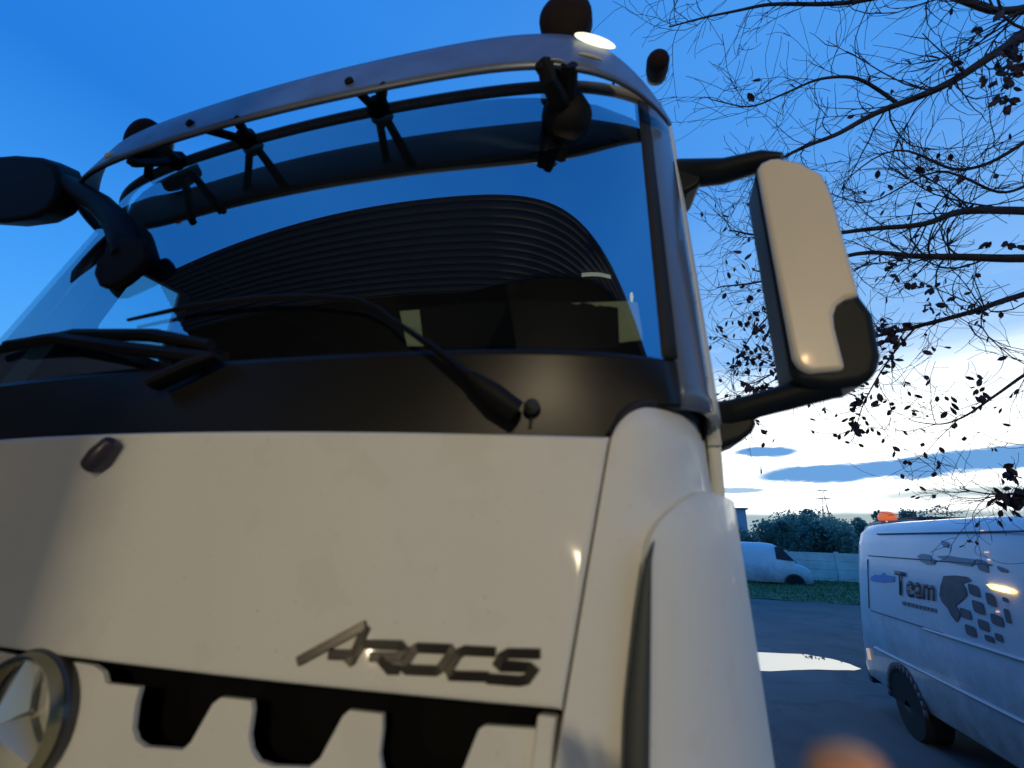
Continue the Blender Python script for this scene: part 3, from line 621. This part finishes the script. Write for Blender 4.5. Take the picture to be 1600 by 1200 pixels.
# ---- vans
def van(name, loc, rz, label, paint, group=None, lowroof=2.53, slant=.0):
    v = empty(name, (loc[0], loc[1], G), label, 'van', group)
    o = Vector((loc[0], loc[1], G)); R_ = Matrix.Rotation(rz, 3, 'Z')
    T = lambda p: R_ @ Vector(p) + o          # local: x = forward from the tail, y = to the left, z up
    # sections: x, half width, bottom, roof height
    Ht = lowroof
    sec = [(.0, .90, .42, Ht-.30), (.02, .93, .40, Ht-.16), (.07, .955, .38, Ht-.07), (.18, .975, .36, Ht-.015), (.4, .98, .35, Ht), (1.0, .985, .34, Ht+.01), (2.4, .985, .34, Ht+.01), (3.6, .985, .34, Ht), (3.95, .98, .34, Ht-.05), (4.25, .96, .34, Ht-.26), (4.60, .94, .34, 1.62), (4.85, .92, .34, 1.28), (5.20, .88, .34, 1.16), (5.42, .82, .36, 1.02), (5.5, .70, .40, .80)]
    def cs(sx, a):
        x, w, zb_, zt = sx; hh = zt-zb_; sh = slant*max(0, 1-x/1.2)
        # closed section: sides nearly flat, leaning in a little, rounded shoulders
        prof = [(0, 0), (.88, 0), (.97, .03), (1.0, .10), (1.0, .34), (.995, .50), (.975, .70), (.945, .86), (.90, .935), (.80, .98), (.5, .998), (0, 1.0)]
        full = prof + [(-p[0], p[1]) for p in prof[-2:0:-1]]
        q = full[a % len(full)]; return T((x+sh*q[1], q[0]*w, zb_+q[1]*hh))
    b = MB(); n = 22
    b.grid(lambda a, i: cs(sec[i], a), list(range(n+1)), list(range(len(sec))))
    b.open = False
    b.v.append(sum((cs(sec[0], a) for a in range(n)), Vector())/n); c0 = len(b.v)-1
    b.v.append(sum((cs(sec[-1], a) for a in range(n)), Vector())/n); c1 = len(b.v)-1
    m_ = (len(sec)-1)*(n+1)
    for a in range(n): b.f.append((a+1, a, c0)); b.f.append((m_+a, m_+a+1, c1))
    body = b.build('body', paint, v, smooth=40)
    dk = mat('van_trim', (.045, .05, .06), .6); gl_ = mat('van_window', (.015, .03, .04), .35, spec=.3)
    for sg in (-1, 1):
        for wx in (1.28, 4.62):
            MB().lathe(T((wx, sg*.90, .34)), R_ @ Vector((0, sg, 0)), [(.22, -.22), (.35, -.2), (.36, -.14), (.36, .03), (.34, .075), (.22, .085)], 28).build('wheel', rubber, v)
            MB().lathe(T((wx, sg*.90, .34)), R_ @ Vector((0, sg, 0)), [(.22, .0), (.22, .07), (.15, .05), (.06, .09), (.02, .09)], 20).build('rim', mat('van_rim', (.10, .11, .12), .5, metal=.5), v)
            # wheel arch: dark ring standing proud of the side
            ar = MB(); outer = []; inner = []
            for i in range(17):
                w = math.pi*i/16; ca, sa = math.cos(w), math.sin(w)
                outer.append((wx+ca*.47, sg*.989, .34+sa*.47)); inner.append((wx+ca*.39, sg*.989, .34+sa*.39))
            for i in range(16): ar.add([T(outer[i]), T(outer[i+1]), T(inner[i+1]), T(inner[i])], [(0, 1, 2, 3)])
            ar.open = True; ar.build('wheel_arch', dk, v, solid=.02, off=0)
            # dark well behind the tyre
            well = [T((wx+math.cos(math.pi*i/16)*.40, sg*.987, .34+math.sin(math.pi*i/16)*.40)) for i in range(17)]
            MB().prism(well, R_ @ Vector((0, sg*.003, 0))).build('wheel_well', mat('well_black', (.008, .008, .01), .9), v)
        MB().box((0, 0, 0), (0, 0, 0))
        # front door glass
        tl = lambda z: .03+slant*(z-.42)/(Ht-.42)
        q = [T((3.95, sg*.957, 1.45)), T((4.75, sg*.945, 1.38)), T((4.50, sg*.935, 1.66)), T((4.22, sg*.93, 2.0)), T((3.95, sg*.935, 2.02))]
        MB().prism(q, R_ @ Vector((0, sg*.03, 0))).build('side_window', gl_, v)
        MB().prism([T((tl(.95), sg*.84, .95)), T((tl(.95), sg*.92, .95)), T((tl(1.45), sg*.92, 1.45)), T((tl(1.45), sg*.84, 1.45))], R_ @ Vector((-.03, 0, 0))).build('tail_light', mat('tail_red', (.35, .03, .02), .25), v)
    # windscreen
    MB().add([T((4.88, .78, 1.30)), T((4.88, -.78, 1.30)), T((4.28, -.70, Ht-.33)), T((4.28, .70, Ht-.33))], [(0, 1, 2, 3)]).build('windshield', gl_, v, solid=.02, off=1)
    MB().prism([T((-.04, -.9, .30)), T((-.04, .9, .30)), T((-.04, .9, .52)), T((-.04, -.9, .52))], R_ @ Vector((.12, 0, 0))).build('bumper', dk, v, bevel=.02)
    return v, T, R_, dk
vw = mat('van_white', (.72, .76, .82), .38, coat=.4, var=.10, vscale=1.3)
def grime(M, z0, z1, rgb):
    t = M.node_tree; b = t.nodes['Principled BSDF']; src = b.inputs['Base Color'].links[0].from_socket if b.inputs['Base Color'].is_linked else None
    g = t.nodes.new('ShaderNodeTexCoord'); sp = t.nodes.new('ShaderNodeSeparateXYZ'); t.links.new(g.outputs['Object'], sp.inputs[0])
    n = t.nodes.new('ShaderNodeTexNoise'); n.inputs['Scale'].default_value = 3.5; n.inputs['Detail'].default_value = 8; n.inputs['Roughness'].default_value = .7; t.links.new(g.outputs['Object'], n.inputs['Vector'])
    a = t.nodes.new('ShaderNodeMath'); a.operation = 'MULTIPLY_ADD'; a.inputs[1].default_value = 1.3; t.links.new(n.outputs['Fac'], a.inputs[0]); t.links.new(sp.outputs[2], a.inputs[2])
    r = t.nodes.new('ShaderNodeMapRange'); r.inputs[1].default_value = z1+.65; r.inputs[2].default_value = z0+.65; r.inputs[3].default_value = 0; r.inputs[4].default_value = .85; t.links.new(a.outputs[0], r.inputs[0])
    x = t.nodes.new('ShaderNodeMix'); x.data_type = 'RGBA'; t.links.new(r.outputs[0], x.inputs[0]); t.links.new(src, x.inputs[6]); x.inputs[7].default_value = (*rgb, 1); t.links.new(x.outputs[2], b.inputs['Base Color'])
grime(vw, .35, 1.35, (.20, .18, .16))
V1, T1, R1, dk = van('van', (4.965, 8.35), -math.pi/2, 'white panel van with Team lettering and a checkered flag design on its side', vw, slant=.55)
XS = 3.98                                # the side of the near van, facing the truck
def vs_(X, Y, off=-.012):                # zoomed photo units -> point on the van side
    p = at_x(1300+X/5, 760+Y/5, XS)
    zz = (p.z-G-.34)/2.19; w = 1.0 if zz < .34 else (1.0-.005*(zz-.34)/.16 if zz < .5 else (.995-.02*(zz-.5)/.2 if zz < .7 else .975-.03*(zz-.7)/.16))
    return at_x(1300+X/5, 760+Y/5, 4.965-.985*w+off)
def decal(pts, name, m_, off=-.010, th=.004):
    P = [vs_(x, y, off) for x, y in pts]; tri = tessellate_polygon([[Vector((p.y, p.z, 0)) for p in P]]); n = len(P)
    b = MB(); b.add(P+[p+Vector((th, 0, 0)) for p in P], [tuple(t) for t in tri]+[tuple(i+n for i in t[::-1]) for t in tri]+[(i, (i+1) % n, (i+1) % n+n, i+n) for i in range(n)])
    return b.build(name, m_, V1, smooth=30)
ink_d = mat('decal_dark', (.07, .09, .12), .5, var=.2); ink_g = mat('decal_grey', (.22, .29, .34), .5); ink_b = mat('decal_blue', (.05, .26, .62), .5)
decal([(870,700),(960,695),(1050,705),(1085,735),(1012,760),(1040,800),(1050,850),(1000,900),(960,930),(985,970),(1000,1000),(972,1062),(930,1010),(900,950),(855,900),(838,850),(845,780)], 'checkered_flag', ink_d)
def sq(cx, cy, w, h, name='flag_square', m_=ink_d, sk=.18):
    pts = []
    for i in range(12):
        a = 2*math.pi*i/12; c, s_ = math.cos(a), math.sin(a); c = math.copysign(abs(c)**.45, c); s_ = math.copysign(abs(s_)**.45, s_)
        pts.append((cx+w*.5*c + .10*h*s_, cy+h*.5*s_ + sk*c*w))
    decal(pts, name, m_)
for cx, cy, w, h in ((1105,812,72,88),(1040,995,76,76),(1140,945,78,96),(1238,885,66,96),(1285,1045,84,84),(1180,1085,72,80),(1080,1128,72,84),(1366,1012,34,110),(1300,1180,50,60),(1352,885,40,34),(1225,1190,60,50)):
    sq(cx, cy, w*1.12, h*1.04)
decal([(665,545),(700,525),(755,532),(775,560),(805,580),(795,610),(740,612),(690,585)], 'flag_figure', ink_g)
decal([(815,545),(900,540),(1000,556),(1120,570),(1085,625),(990,612),(900,592),(850,565)], 'flag_figure', ink_g)
sq(1172, 620, 80, 92, 'flag_figure', mat('decal_mid', (.12, .17, .21), .5)); decal([(1290,620),(1365,650),(1362,672),(1320,668),(1292,645)], 'flag_figure', mat('decal_mid', (.12, .17, .21), .5))
sq(880, 452, 50, 50, 'flag_figure', ink_g)
decal([(300,712),(330,690),(380,694),(400,672),(420,694),(482,702),(486,742),(400,748),(330,742),(304,736)], 'blue_lettering', ink_b)
for i, x in enumerate(range(548, 800, 30)): decal([(x, 895+i*7), (x+22, 900+i*7), (x+22, 930+i*7), (x, 925+i*7)], 'small_lettering', mat('decal_mid', (.12, .17, .21), .5))
# the word Team, cut from the built-in font and laid on the van side
tcu = bpy.data.curves.new('team', 'FONT'); tcu.body = 'Team'; tcu.extrude = 0; tcu.offset = .018
to = bpy.data.objects.new('team', tcu); col_.objects.link(to); bpy.context.view_layer.update()
tme = bpy.data.meshes.new_from_object(to.evaluated_get(bpy.context.evaluated_depsgraph_get())); bpy.data.objects.remove(to)
xs = [q.co.x for q in tme.vertices]; ys = [q.co.y for q in tme.vertices]; x0, x1 = min(xs), max(xs); y1 = max(ys)
q00, q10, q01, q11 = (492, 838), (800, 892), (486, 655), (800, 720)
b = MB(); vv = []
for q in tme.vertices:
    u = (q.co.x-x0)/(x1-x0); w = q.co.y/y1
    X = lerp(lerp(q00[0], q10[0], u), lerp(q01[0], q11[0], u), w); Y = lerp(lerp(q00[1], q10[1], u), lerp(q01[1], q11[1], u), w)
    vv.append(vs_(X, Y, -.013))
b.add(vv, [tuple(p.vertices) for p in tme.polygons]); b.build('lettering', ink_d, V1, recalc=False, solid=.002, off=0)
# panel lines, moulding, door edges on the near van
line_m = mat('panel_gap', (.10, .13, .17), .7)
def sline(y0, y1, z0, z1, w, name, m_, off=0):
    w_ = lambda z: .985*(1.0 if (z-.34)/2.19 < .34 else (1.0-.005*((z-.34)/2.19-.34)/.16 if (z-.34)/2.19 < .5 else (.995-.02*((z-.34)/2.19-.5)/.2 if (z-.34)/2.19 < .7 else .975-.03*((z-.34)/2.19-.7)/.16)))
    P = [Vector((4.965-w_(z)-.006+off, y, z+G)) for y, z in ((y0, z0), (y1, z1))]
    MB().tube([P[0], (P[0]+P[1])/2, P[1]], w, 6, flat=1).build(name, m_, V1)
sline(7.15, 2.6, 2.36, 2.36, .009, 'roof_gutter', line_m, .02)
for (a, b_, c, d) in ((7.66, 7.48, 1.36, 2.02), (7.44, 4.9, 2.07, 2.07), (7.62, 5.9, 1.34, 1.34), (4.15, 4.15, .5, 2.1)): sline(a, b_, c, d, .007, 'panel_line', line_m)
sline(6.26, 4.2, 1.325, 1.33, .018, 'side_moulding', mat('moulding', (.45, .52, .60), .4)); sline(7.7, 2.8, .86, .80, .020, 'side_moulding', mat('moulding', (.45, .52, .60), .4))
MB().box((3.955, 7.93, .66+G), (3.985, 7.97, .80+G)).build('reflector', mat('reflector', (.85, .6, .4), .2, emit=(1, .8, .6), es=.35), V1, bevel=.004)
for X, Y, w, h in ((1170, 345, 30, 8), (1203, 514, 32, 8), (1222, 572, 22, 12), (1290, 978, 24, 13), (426, 274, 14, 8), (1255, 1290, 24, 12)):
    sq(X, Y, w, h, 'side_reflector', mat('side_reflector', (.8, .45, .25), .2, emit=(1, .62, .38), es=.75), .0)  # small orange lamp reflections, painted as glowing marks
dl = mat('indicator_lit', (1, .7, .3), .3, emit=(1, .60, .16), es=3.2)  # orange lamp reflection on the van side, put in as glowing decals
decal([(1205,765),(1230,763),(1330,780),(1400,805),(1425,825),(1400,838),(1320,822),(1240,800)], 'lit_indicator', dl, -.02, .02)
decal([(1262,785),(1330,790),(1385,812),(1370,826),(1310,812)], 'lit_indicator', mat('indicator_core', (1, .9, .7), .3, emit=(1, .93, .75), es=3), -.028, .01)
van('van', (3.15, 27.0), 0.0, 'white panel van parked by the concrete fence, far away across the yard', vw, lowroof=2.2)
V3, T3, R3, _ = van('van', (5.78, 11.4), 0.0, 'dark van showing just its roof behind the near white van', mat('van_dark', (.03, .035, .06), .45), lowroof=2.74)
bc = T3((.28, .15, 2.74))
disc('beacon', bc, (0, 0, 1), .17, .10, mat('beacon_amber', (.95, .22, .06), .4, emit=(1, .18, .03), es=.55), V3, dome=.12)
bb2 = MB().prism([T3((.55, -.5, 2.73)), T3((1.9, -.5, 2.73)), T3((1.9, .5, 2.73)), T3((.55, .5, 2.73))], (0, 0, .07)).build('roof_rack', dk, V3, bevel=.02)
# pale building far behind at the left edge
hb = empty('building', (9.6, 52, G), 'pale grey building edge beyond the parked van', 'building')
MB().box((3, 50, G), (10.5, 58, 3.0)).build('wall', mat('pale_wall', (.42, .46, .50), .8, var=.15), hb)
MB().box((2.8, 49.8, 3.0), (10.7, 58.2, 3.15)).build('roof', mat('roof_grey', (.2, .22, .24), .7), hb)
# ---- pylon
py = empty('pylon', (.98+.326*230, 230-.6, G), 'tall slim lattice power pylon standing beyond the far trees', 'pylon')
sm = mat('galvanised', (.12, .13, .14), .6, metal=.3)
PX = .98+.3235*230; PY = 229.4
def q_(x, z): return Vector((PX+x, PY, z+G))
b = MB()
for sx in (-1, 1):
    b.tube([q_(sx*2.6, 0), q_(sx*1.4, 12), q_(sx*.7, 18), q_(sx*.35, 24)], [.16, .14, .12, .10], 5)
    b.tube([q_(sx*2.6, 0)+Vector((0, 2, 0)), q_(sx*1.4, 12)+Vector((0, 1.2, 0)), q_(sx*.7, 18)+Vector((0, .6, 0))], .13, 5)
zz = [0, 3.5, 6.5, 9.2, 11.6, 13.8, 15.8, 17.6, 19.4, 21, 22.5, 24]; wd = lambda z: lerp(2.6, 1.4, z/12) if z < 12 else lerp(1.4, .35, (z-12)/12)
for i in range(len(zz)-1):
    s_ = 1 if i % 2 else -1; b.tube([q_(s_*wd(zz[i]), zz[i]), q_(-s_*wd(zz[i+1]), zz[i+1])], .07, 4)
b.build('tower', sm, py)
for z, w in ((20.8, 2.9), (24.2, 2.1)):
    c = MB(); c.tube([q_(-w, z), q_(0, z+.35), q_(w, z)], .14, 5); c.tube([q_(-w, z), q_(w, z)], .10, 5)
    for sx in (-w, w, -w*.5, w*.5): c.tube([q_(sx, z), q_(sx, z-.9)], .09, 4)
    c.build('crossarm', sm, py)
# ---- trees beyond the fence
def leafy(M):
    t = M.node_tree; b = t.nodes['Principled BSDF']; o = t.nodes['Material Output']; tr = t.nodes.new('ShaderNodeBsdfTranslucent'); tr.inputs[0].default_value = (.32, .55, .46, 1)
    mx = t.nodes.new('ShaderNodeMixShader'); mx.inputs[0].default_value = .5; t.links.new(b.outputs[0], mx.inputs[1]); t.links.new(tr.outputs[0], mx.inputs[2]); t.links.new(mx.outputs[0], o.inputs[0]); return M
leafm = [leafy(mat('leaf_far_%s' % n_, c, .85, var=.3, vscale=1.1)) for n_, c in (('dark', (.080, .120, .105)), ('mid', (.095, .130, .115)), ('pale', (.11, .14, .12)))]
barkm = mat('bark', (.035, .028, .026), .9, var=.4, vscale=9)
def bush(rnd, h, w, leaf):
    b = MB(); lobes = [(rnd.uniform(-.55, .55)*w, rnd.uniform(-.4, .4)*w, rnd.uniform(.25, .85)*h, rnd.uniform(.22, .42)*w) for _ in range(11)] + [(rnd.uniform(-.15, .15)*w, 0, h*.92, .16*w)]
    for lx, ly, lz, lr in lobes:
        for _ in range(330):
            d = Vector((rnd.gauss(0, 1), rnd.gauss(0, 1), rnd.gauss(0, 1))).normalized()*lr*rnd.uniform(.5, 1.1)
            p = Vector((lx, ly, lz))+d; p.z = max(.1, p.z)
            n_ = Vector((rnd.gauss(0, 1), rnd.gauss(0, 1), rnd.gauss(0, 1))).normalized(); a = n_.orthogonal().normalized()*leaf*rnd.uniform(.6, 1.2); c = n_.cross(a)*.7
            b.add([p-a, p-c, p+a, p+c], [(0, 1, 2, 3)])
    return b
def far_tree(x, y, h, w, k, label, seed, grp='trees beyond the fence'):
    rnd = random.Random(seed); t = empty('tree', (x, y, G), label, 'tree', grp); o = Vector((x, y, G))
    b = bush(rnd, h, w, .105); b.v = [p+o for p in b.v]; b.build('crown', leafm[k], t, recalc=False, smooth=0.1)
    MB().tube([o, o+Vector((.05, 0, h*.35)), o+Vector((-.05, 0, h*.7))], [.13, .10, .04], 7).build('trunk', barkm, t)
FT = [(9.2, 33, 3.5, 2.4, 0, 'dark low tree just right of the pale building'), (11.0, 35, 3.9, 2.6, 1, 'green rounded tree behind the far parked van, second from the building'),
      (12.0, 41, 4.3, 2.9, 0, 'dark tree above the nose of the far parked van'), (12.4, 37, 4.5, 2.5, 0, 'tall pointed tree left of the pylon'),
      (11.2, 32, 3.5, 2.3, 2, 'paler bush behind the fence, left of the pylon'), (14.5, 40, 3.8, 2.8, 1, 'bushy tree right of the pylon foot'),
      (15.8, 39, 4.0, 2.6, 0, 'dark tree between the pylon and the near van'), (14.0, 34.5, 3.5, 2.4, 1, 'low green tree in front of the pylon foot'),
      (17.5, 41, 4.6, 3.0, 0, 'tall dark tree next to the rear edge of the near van'), (7.6, 38, 3.4, 2.5, 1, 'low tree against the pale building'),
      (19.5, 40, 4.7, 3.0, 1, 'tree behind the roof of the near van'), (12.9, 33, 3.2, 2.3, 0, 'low dark bush behind the middle of the fence')]
for i, (x, y, h, w, k, lb) in enumerate(FT): far_tree(x, y, h, w, k, lb, 20+i)
# far wooded rise closing the horizon
def rise(x, t): return (x, 420 + 30*t, G + (6 + 3.5*noise.noise(Vector((x*.012, 0, 0))) + 1.5*noise.noise(Vector((x*.06, 5, 0))))*t)
tag(MB().grid(rise, lin(-300, 600, 160), [0, .5, 1]).build('hills', mat('far_hill', (.16, .24, .30), .95), None, smooth=180), kind='structure')

# ------------------------------------------------------------------ THE NEAR TREE, its trunk just outside the picture on the right
random.seed(11)
tree = empty('tree', (7.6, 2.9, G), 'bare tree with thin dark branches and few leaves reaching in over the near van', 'tree')
to_ = Vector((7.6, 2.9, G)); lb = MB(); tb = MB(); sb_ = MB(); lf = MB()
tb.tube([to_, to_+Vector((.05, 0, 2)), to_+Vector((-.02, .1, 3.6)), to_+Vector((.1, 0, 5.6)), to_+Vector((0, .1, 7.5))], [.24, .17, .14, .10, .05], 12)
def crv(pts, n):
    out = []
    P = [pts[0]]+pts+[pts[-1]]
    for i in range(1, len(P)-2):
        a, b_, c, d = P[i-1], P[i], P[i+1], P[i+2]
        for k in range(n):
            t = k/n; out.append(.5*((2*b_)+(c-a)*t+(2*a-5*b_+4*c-d)*t*t+(-a+3*b_-3*c+d)*t*t*t))
    out.append(pts[-1]); return out
def leaf(p, size):
    d = Vector((random.gauss(0, .6), random.gauss(0, .6), -random.uniform(.2, 1.2))).normalized(); n_ = d.orthogonal().normalized()
    n_ = Matrix.Rotation(random.uniform(0, 6.3), 3, d) @ n_; w = d.cross(n_); s_ = size; cu = random.uniform(.05, .4)*s_
    mid = [p, p+d*s_*.33+n_*cu*.5, p+d*s_*.7+n_*cu*.7, p+d*s_]; L_ = [p+d*s_*.28+w*s_*.24, p+d*s_*.65+w*s_*.27]; R2 = [p+d*s_*.28-w*s_*.24, p+d*s_*.65-w*s_*.27]
    lf.add(mid+L_+R2, [(0, 4, 1), (1, 4, 5, 2), (2, 5, 3), (0, 1, 6), (1, 2, 7, 6), (2, 3, 7)])
DOWN = Vector((0, 0, -1))
def twig(p, d, ln, r, lev, leafp):
    n = 6 + (lev == 1)*3; pts = [p]; dd = d.normalized(); bend = Vector((random.gauss(0, 1), random.gauss(0, 1), random.gauss(.25, .8)))*.16
    for i in range(n):
        dd = (dd + bend + Vector((random.gauss(0, .14), random.gauss(0, .14), random.gauss(0, .14)))).normalized(); pts.append(pts[-1]+dd*ln/n)
    sb_.tube(pts, [max(.0017, r*(1-.65*i/n)) for i in range(n+1)], 4 if lev > 0 else 3, cap=False)
    if lev > 0:
        k = int(ln/.10)+1
        for j in range(k):
            i = random.randint(1, n-1); t = (pts[i+1]-pts[i]).normalized(); side = t.orthogonal().normalized(); side = Matrix.Rotation(random.uniform(0, 6.3), 3, t) @ side
            twig(pts[i], t*.9+side*random.uniform(.5, 1.0), ln*random.uniform(.25, .55), r*.55, lev-1, leafp)
    for i in range(2, n+1):
        if random.random() < leafp: leaf(pts[i], random.uniform(.035, .065))
LIMBS = [([(1790,-60,5.6),(1690,0,5.2),(1600,58,5.0),(1540,96,4.8),(1420,158,4.5),(1330,205,4.3),(1255,232,4.15),(1170,275,4.0)], .042, .006, .03),
 ([(1400,160,4.5),(1340,124,4.4),(1285,122,4.3),(1230,142,4.2),(1170,162,4.1),(1105,152,4.0)], .013, .003, .0),
 ([(1800,340,5.6),(1600,329,5.0),(1510,330,4.8),(1440,350,4.6),(1335,357,4.5),(1240,372,4.4),(1140,360,4.3)], .034, .006, .04),
 ([(1800,400,5.6),(1600,400,5.0),(1500,400,4.8),(1430,397,4.7),(1340,392,4.5),(1230,430,4.3),(1120,450,4.2)], .036, .005, .04),
 ([(1800,400,5.7),(1600,458,5.1),(1520,490,4.9),(1430,512,4.7),(1350,530,4.6),(1260,560,4.4),(1170,600,4.3)], .026, .005, .12),
 ([(1790,-160,5.8),(1640,-10,5.2),(1560,15,5.0),(1460,-8,4.8),(1340,4,4.6),(1220,8,4.4),(1130,25,4.2),(1045,42,4.1)], .030, .004, .0),
 ([(1800,480,5.6),(1640,560,5.1),(1560,620,4.9),(1480,660,4.8),(1420,655,4.7)], .016, .003, .12),
 ([(1800,60,5.5),(1680,160,5.0),(1590,225,4.8),(1500,262,4.6),(1400,240,4.4),(1310,290,4.3)], .020, .003, .02),
 ([(1800,260,5.8),(1640,280,5.3),(1560,300,5.1),(1460,270,5.0),(1360,320,4.9),(1290,300,4.8)], .014, .003, .02),
 ([(1800,560,5.6),(1660,720,5.0),(1610,765,4.8),(1560,770,4.7),(1500,760,4.6)], .018, .003, .12),
 ([(1430,512,4.7),(1390,560,4.6),(1360,610,4.55),(1340,650,4.5),(1326,692,4.5)], .008, .002, .25),
 ([(1270,400,4.4),(1220,470,4.3),(1180,520,4.2),(1150,570,4.2)], .010, .003, .2),
 ([(1260,560,4.4),(1215,590,4.3),(1170,612,4.25)], .008, .002, .45)]
for pts, r0_, r1_, lp in LIMBS:
    P = crv([at_d(*p) for p in pts], 6); n = len(P)
    for i in range(1, n-1): P[i] = P[i]+Vector((noise.noise(P[i]*2.1), noise.noise(P[i]*2.1+Vector((5, 0, 0))), noise.noise(P[i]*2.1+Vector((0, 7, 0)))))*.035
    lb.tube(P, [lerp(r0_, r1_, i/(n-1)) for i in range(n)], 7)
    tot = sum((P[i+1]-P[i]).length for i in range(n-1)); k = int(tot/(.088 if pts[0][1] < 470 else .12))
    for j in range(k):
        f = random.uniform(.14, 1)**.85*(n-1.001); i = int(f); p = P[i].lerp(P[i+1], f-i); t = (P[i+1]-P[i]).normalized(); side = Matrix.Rotation(random.uniform(0, 6.3), 3, t) @ t.orthogonal().normalized()
        twig(p, t*random.uniform(.5, 1.1)+side*.75, random.uniform(.3, 1.0)*(1.1-.4*f/n), max(.0028, lerp(r0_, r1_, f/n)*.28), 1, lp*.5)
for cx, cy, dd_, sx, sy, cnt in ((1188,500,4.3,26,34,34),(1180,556,4.2,34,18,26),(1225,560,4.4,10,30,16),(1185,602,4.2,16,8,20),(1345,622,4.5,24,22,24),(1334,668,4.5,9,22,14),(1575,90,4.6,22,40,44),(1568,150,4.5,16,18,16),(1522,52,4.7,14,14,6),(1500,108,4.7,16,14,5),
    (1395,520,4.6,24,22,40),(1385,565,4.7,10,14,10),(1530,488,4.8,12,12,6),(1456,478,4.7,6,12,5),(1410,430,4.6,40,30,16),(1575,775,4.7,24,12,46),(1590,740,4.7,14,20,14),(1500,620,4.8,60,40,24),(1385,300,4.5,6,10,3),(1150,450,4.3,30,60,22),(1160,130,4.2,20,15,3),(1565,380,4.9,26,12,8),(1450,440,4.8,16,10,5),(1460,270,4.6,60,60,7),(1200,420,4.3,30,40,10)):
    for _ in range(cnt):
        q = at_d(cx+random.gauss(0, sx*.6), cy+random.gauss(0, sy*.6), dd_+random.gauss(0, .08)); leaf(q, random.uniform(.045, .085))
        if random.random() < .5:
            e_ = q+Vector((random.gauss(0, .06), random.gauss(0, .06), random.uniform(.02, .12))); sb_.tube([q, (q+e_)/2+Vector((.01, 0, 0)), e_], .0016, 3, cap=False)
tw = mat('twig', (.030, .020, .024), .85); lfm = mat('old_leaf', (.045, .022, .026), .7, var=.4, vscale=6)
tb.build('trunk', barkm, tree); lo_ = lb.build('branch', barkm, tree, recalc=False, smooth=180); sb_.build('twig', tw, lo_, recalc=False, smooth=180); lf.build('foliage', lfm, tree, recalc=False, smooth=.1)
# ------------------------------------------------------------------ HAND in front of the lens (only the tip of one finger is in view)
def skinned(name, verts, edges, radii, m_, loc, lv=2):
    me = bpy.data.meshes.new(name); o0 = Vector(loc); me.from_pydata([tuple(Vector(v)-o0) for v in verts], edges, []); me.materials.append(m_)
    o = bpy.data.objects.new(name, me); col_.objects.link(o); o.location = (o0.x, o0.y, o0.z+H)
    sk = o.modifiers.new('skin', 'SKIN'); me.skin_vertices[0].data[0].use_root = True
    for i, r in enumerate(radii): me.skin_vertices[0].data[i].radius = (r, r)
    sk.use_smooth_shade = True; q = o.modifiers.new('sub', 'SUBSURF'); q.levels = lv; q.render_levels = lv; return o
skin = mat('skin', (.85, .36, .13), .5, var=.15, vscale=60)
tip = at_d(1306, 1150, .175); base = at_d(1430, 1560, .200)
ax = (base-tip).normalized(); side = ax.cross(fw).normalized(); back = fw*.02
vs = []; es = []; rr = []
def addv(p, r, link=None):
    vs.append(p); rr.append(r)
    if link is not None: es.append((link, len(vs)-1))
    return len(vs)-1
wrist = addv(tip+ax*.170+side*.035, .026); palm = addv(tip+ax*.125+side*.035, .030, wrist); knk = addv(tip+ax*.088+side*.03, .026, palm)
def finger(start, off, L_, r, curl, link):
    p = start; d = -ax; i = link
    for f_, rf in ((.42, 1.0), (.30, .93), (.20, .86), (.08, .62)):
        p = p+d*L_*f_; i = addv(p, r*rf, i); d = (d+curl).normalized()
q0 = tip+ax*.082
i0 = addv(q0, .0085, knk)
p = q0
for f_, r_ in ((.034, .0116), (.058, .0110), (.073, .0104), (.080, .0088)): i0 = addv(q0-ax*f_, r_, i0)
for k_, (o_, L_, r_) in enumerate(((.021, .075, .0086), (.041, .070, .0084), (.060, .055, .0074))):
    s0 = tip+ax*(.084+.004*k_)+side*o_; j = addv(s0, r_*1.1, knk); finger(s0, 0, L_, r_, fw*-.0+ax*.32+UP*-.35, j)
th = addv(tip+ax*.118-side*.004, .013, palm); th = addv(tip+ax*.094-side*.022, .0105, th); th = addv(tip+ax*.072-side*.030, .0095, th); addv(tip+ax*.058-side*.033, .0075, th)
hand = skinned('hand', vs, es, rr, skin, tuple(tip+ax*.17+side*.035))
tag(hand, 'blurred orange fingertip right in front of the lens at the bottom edge', 'hand')
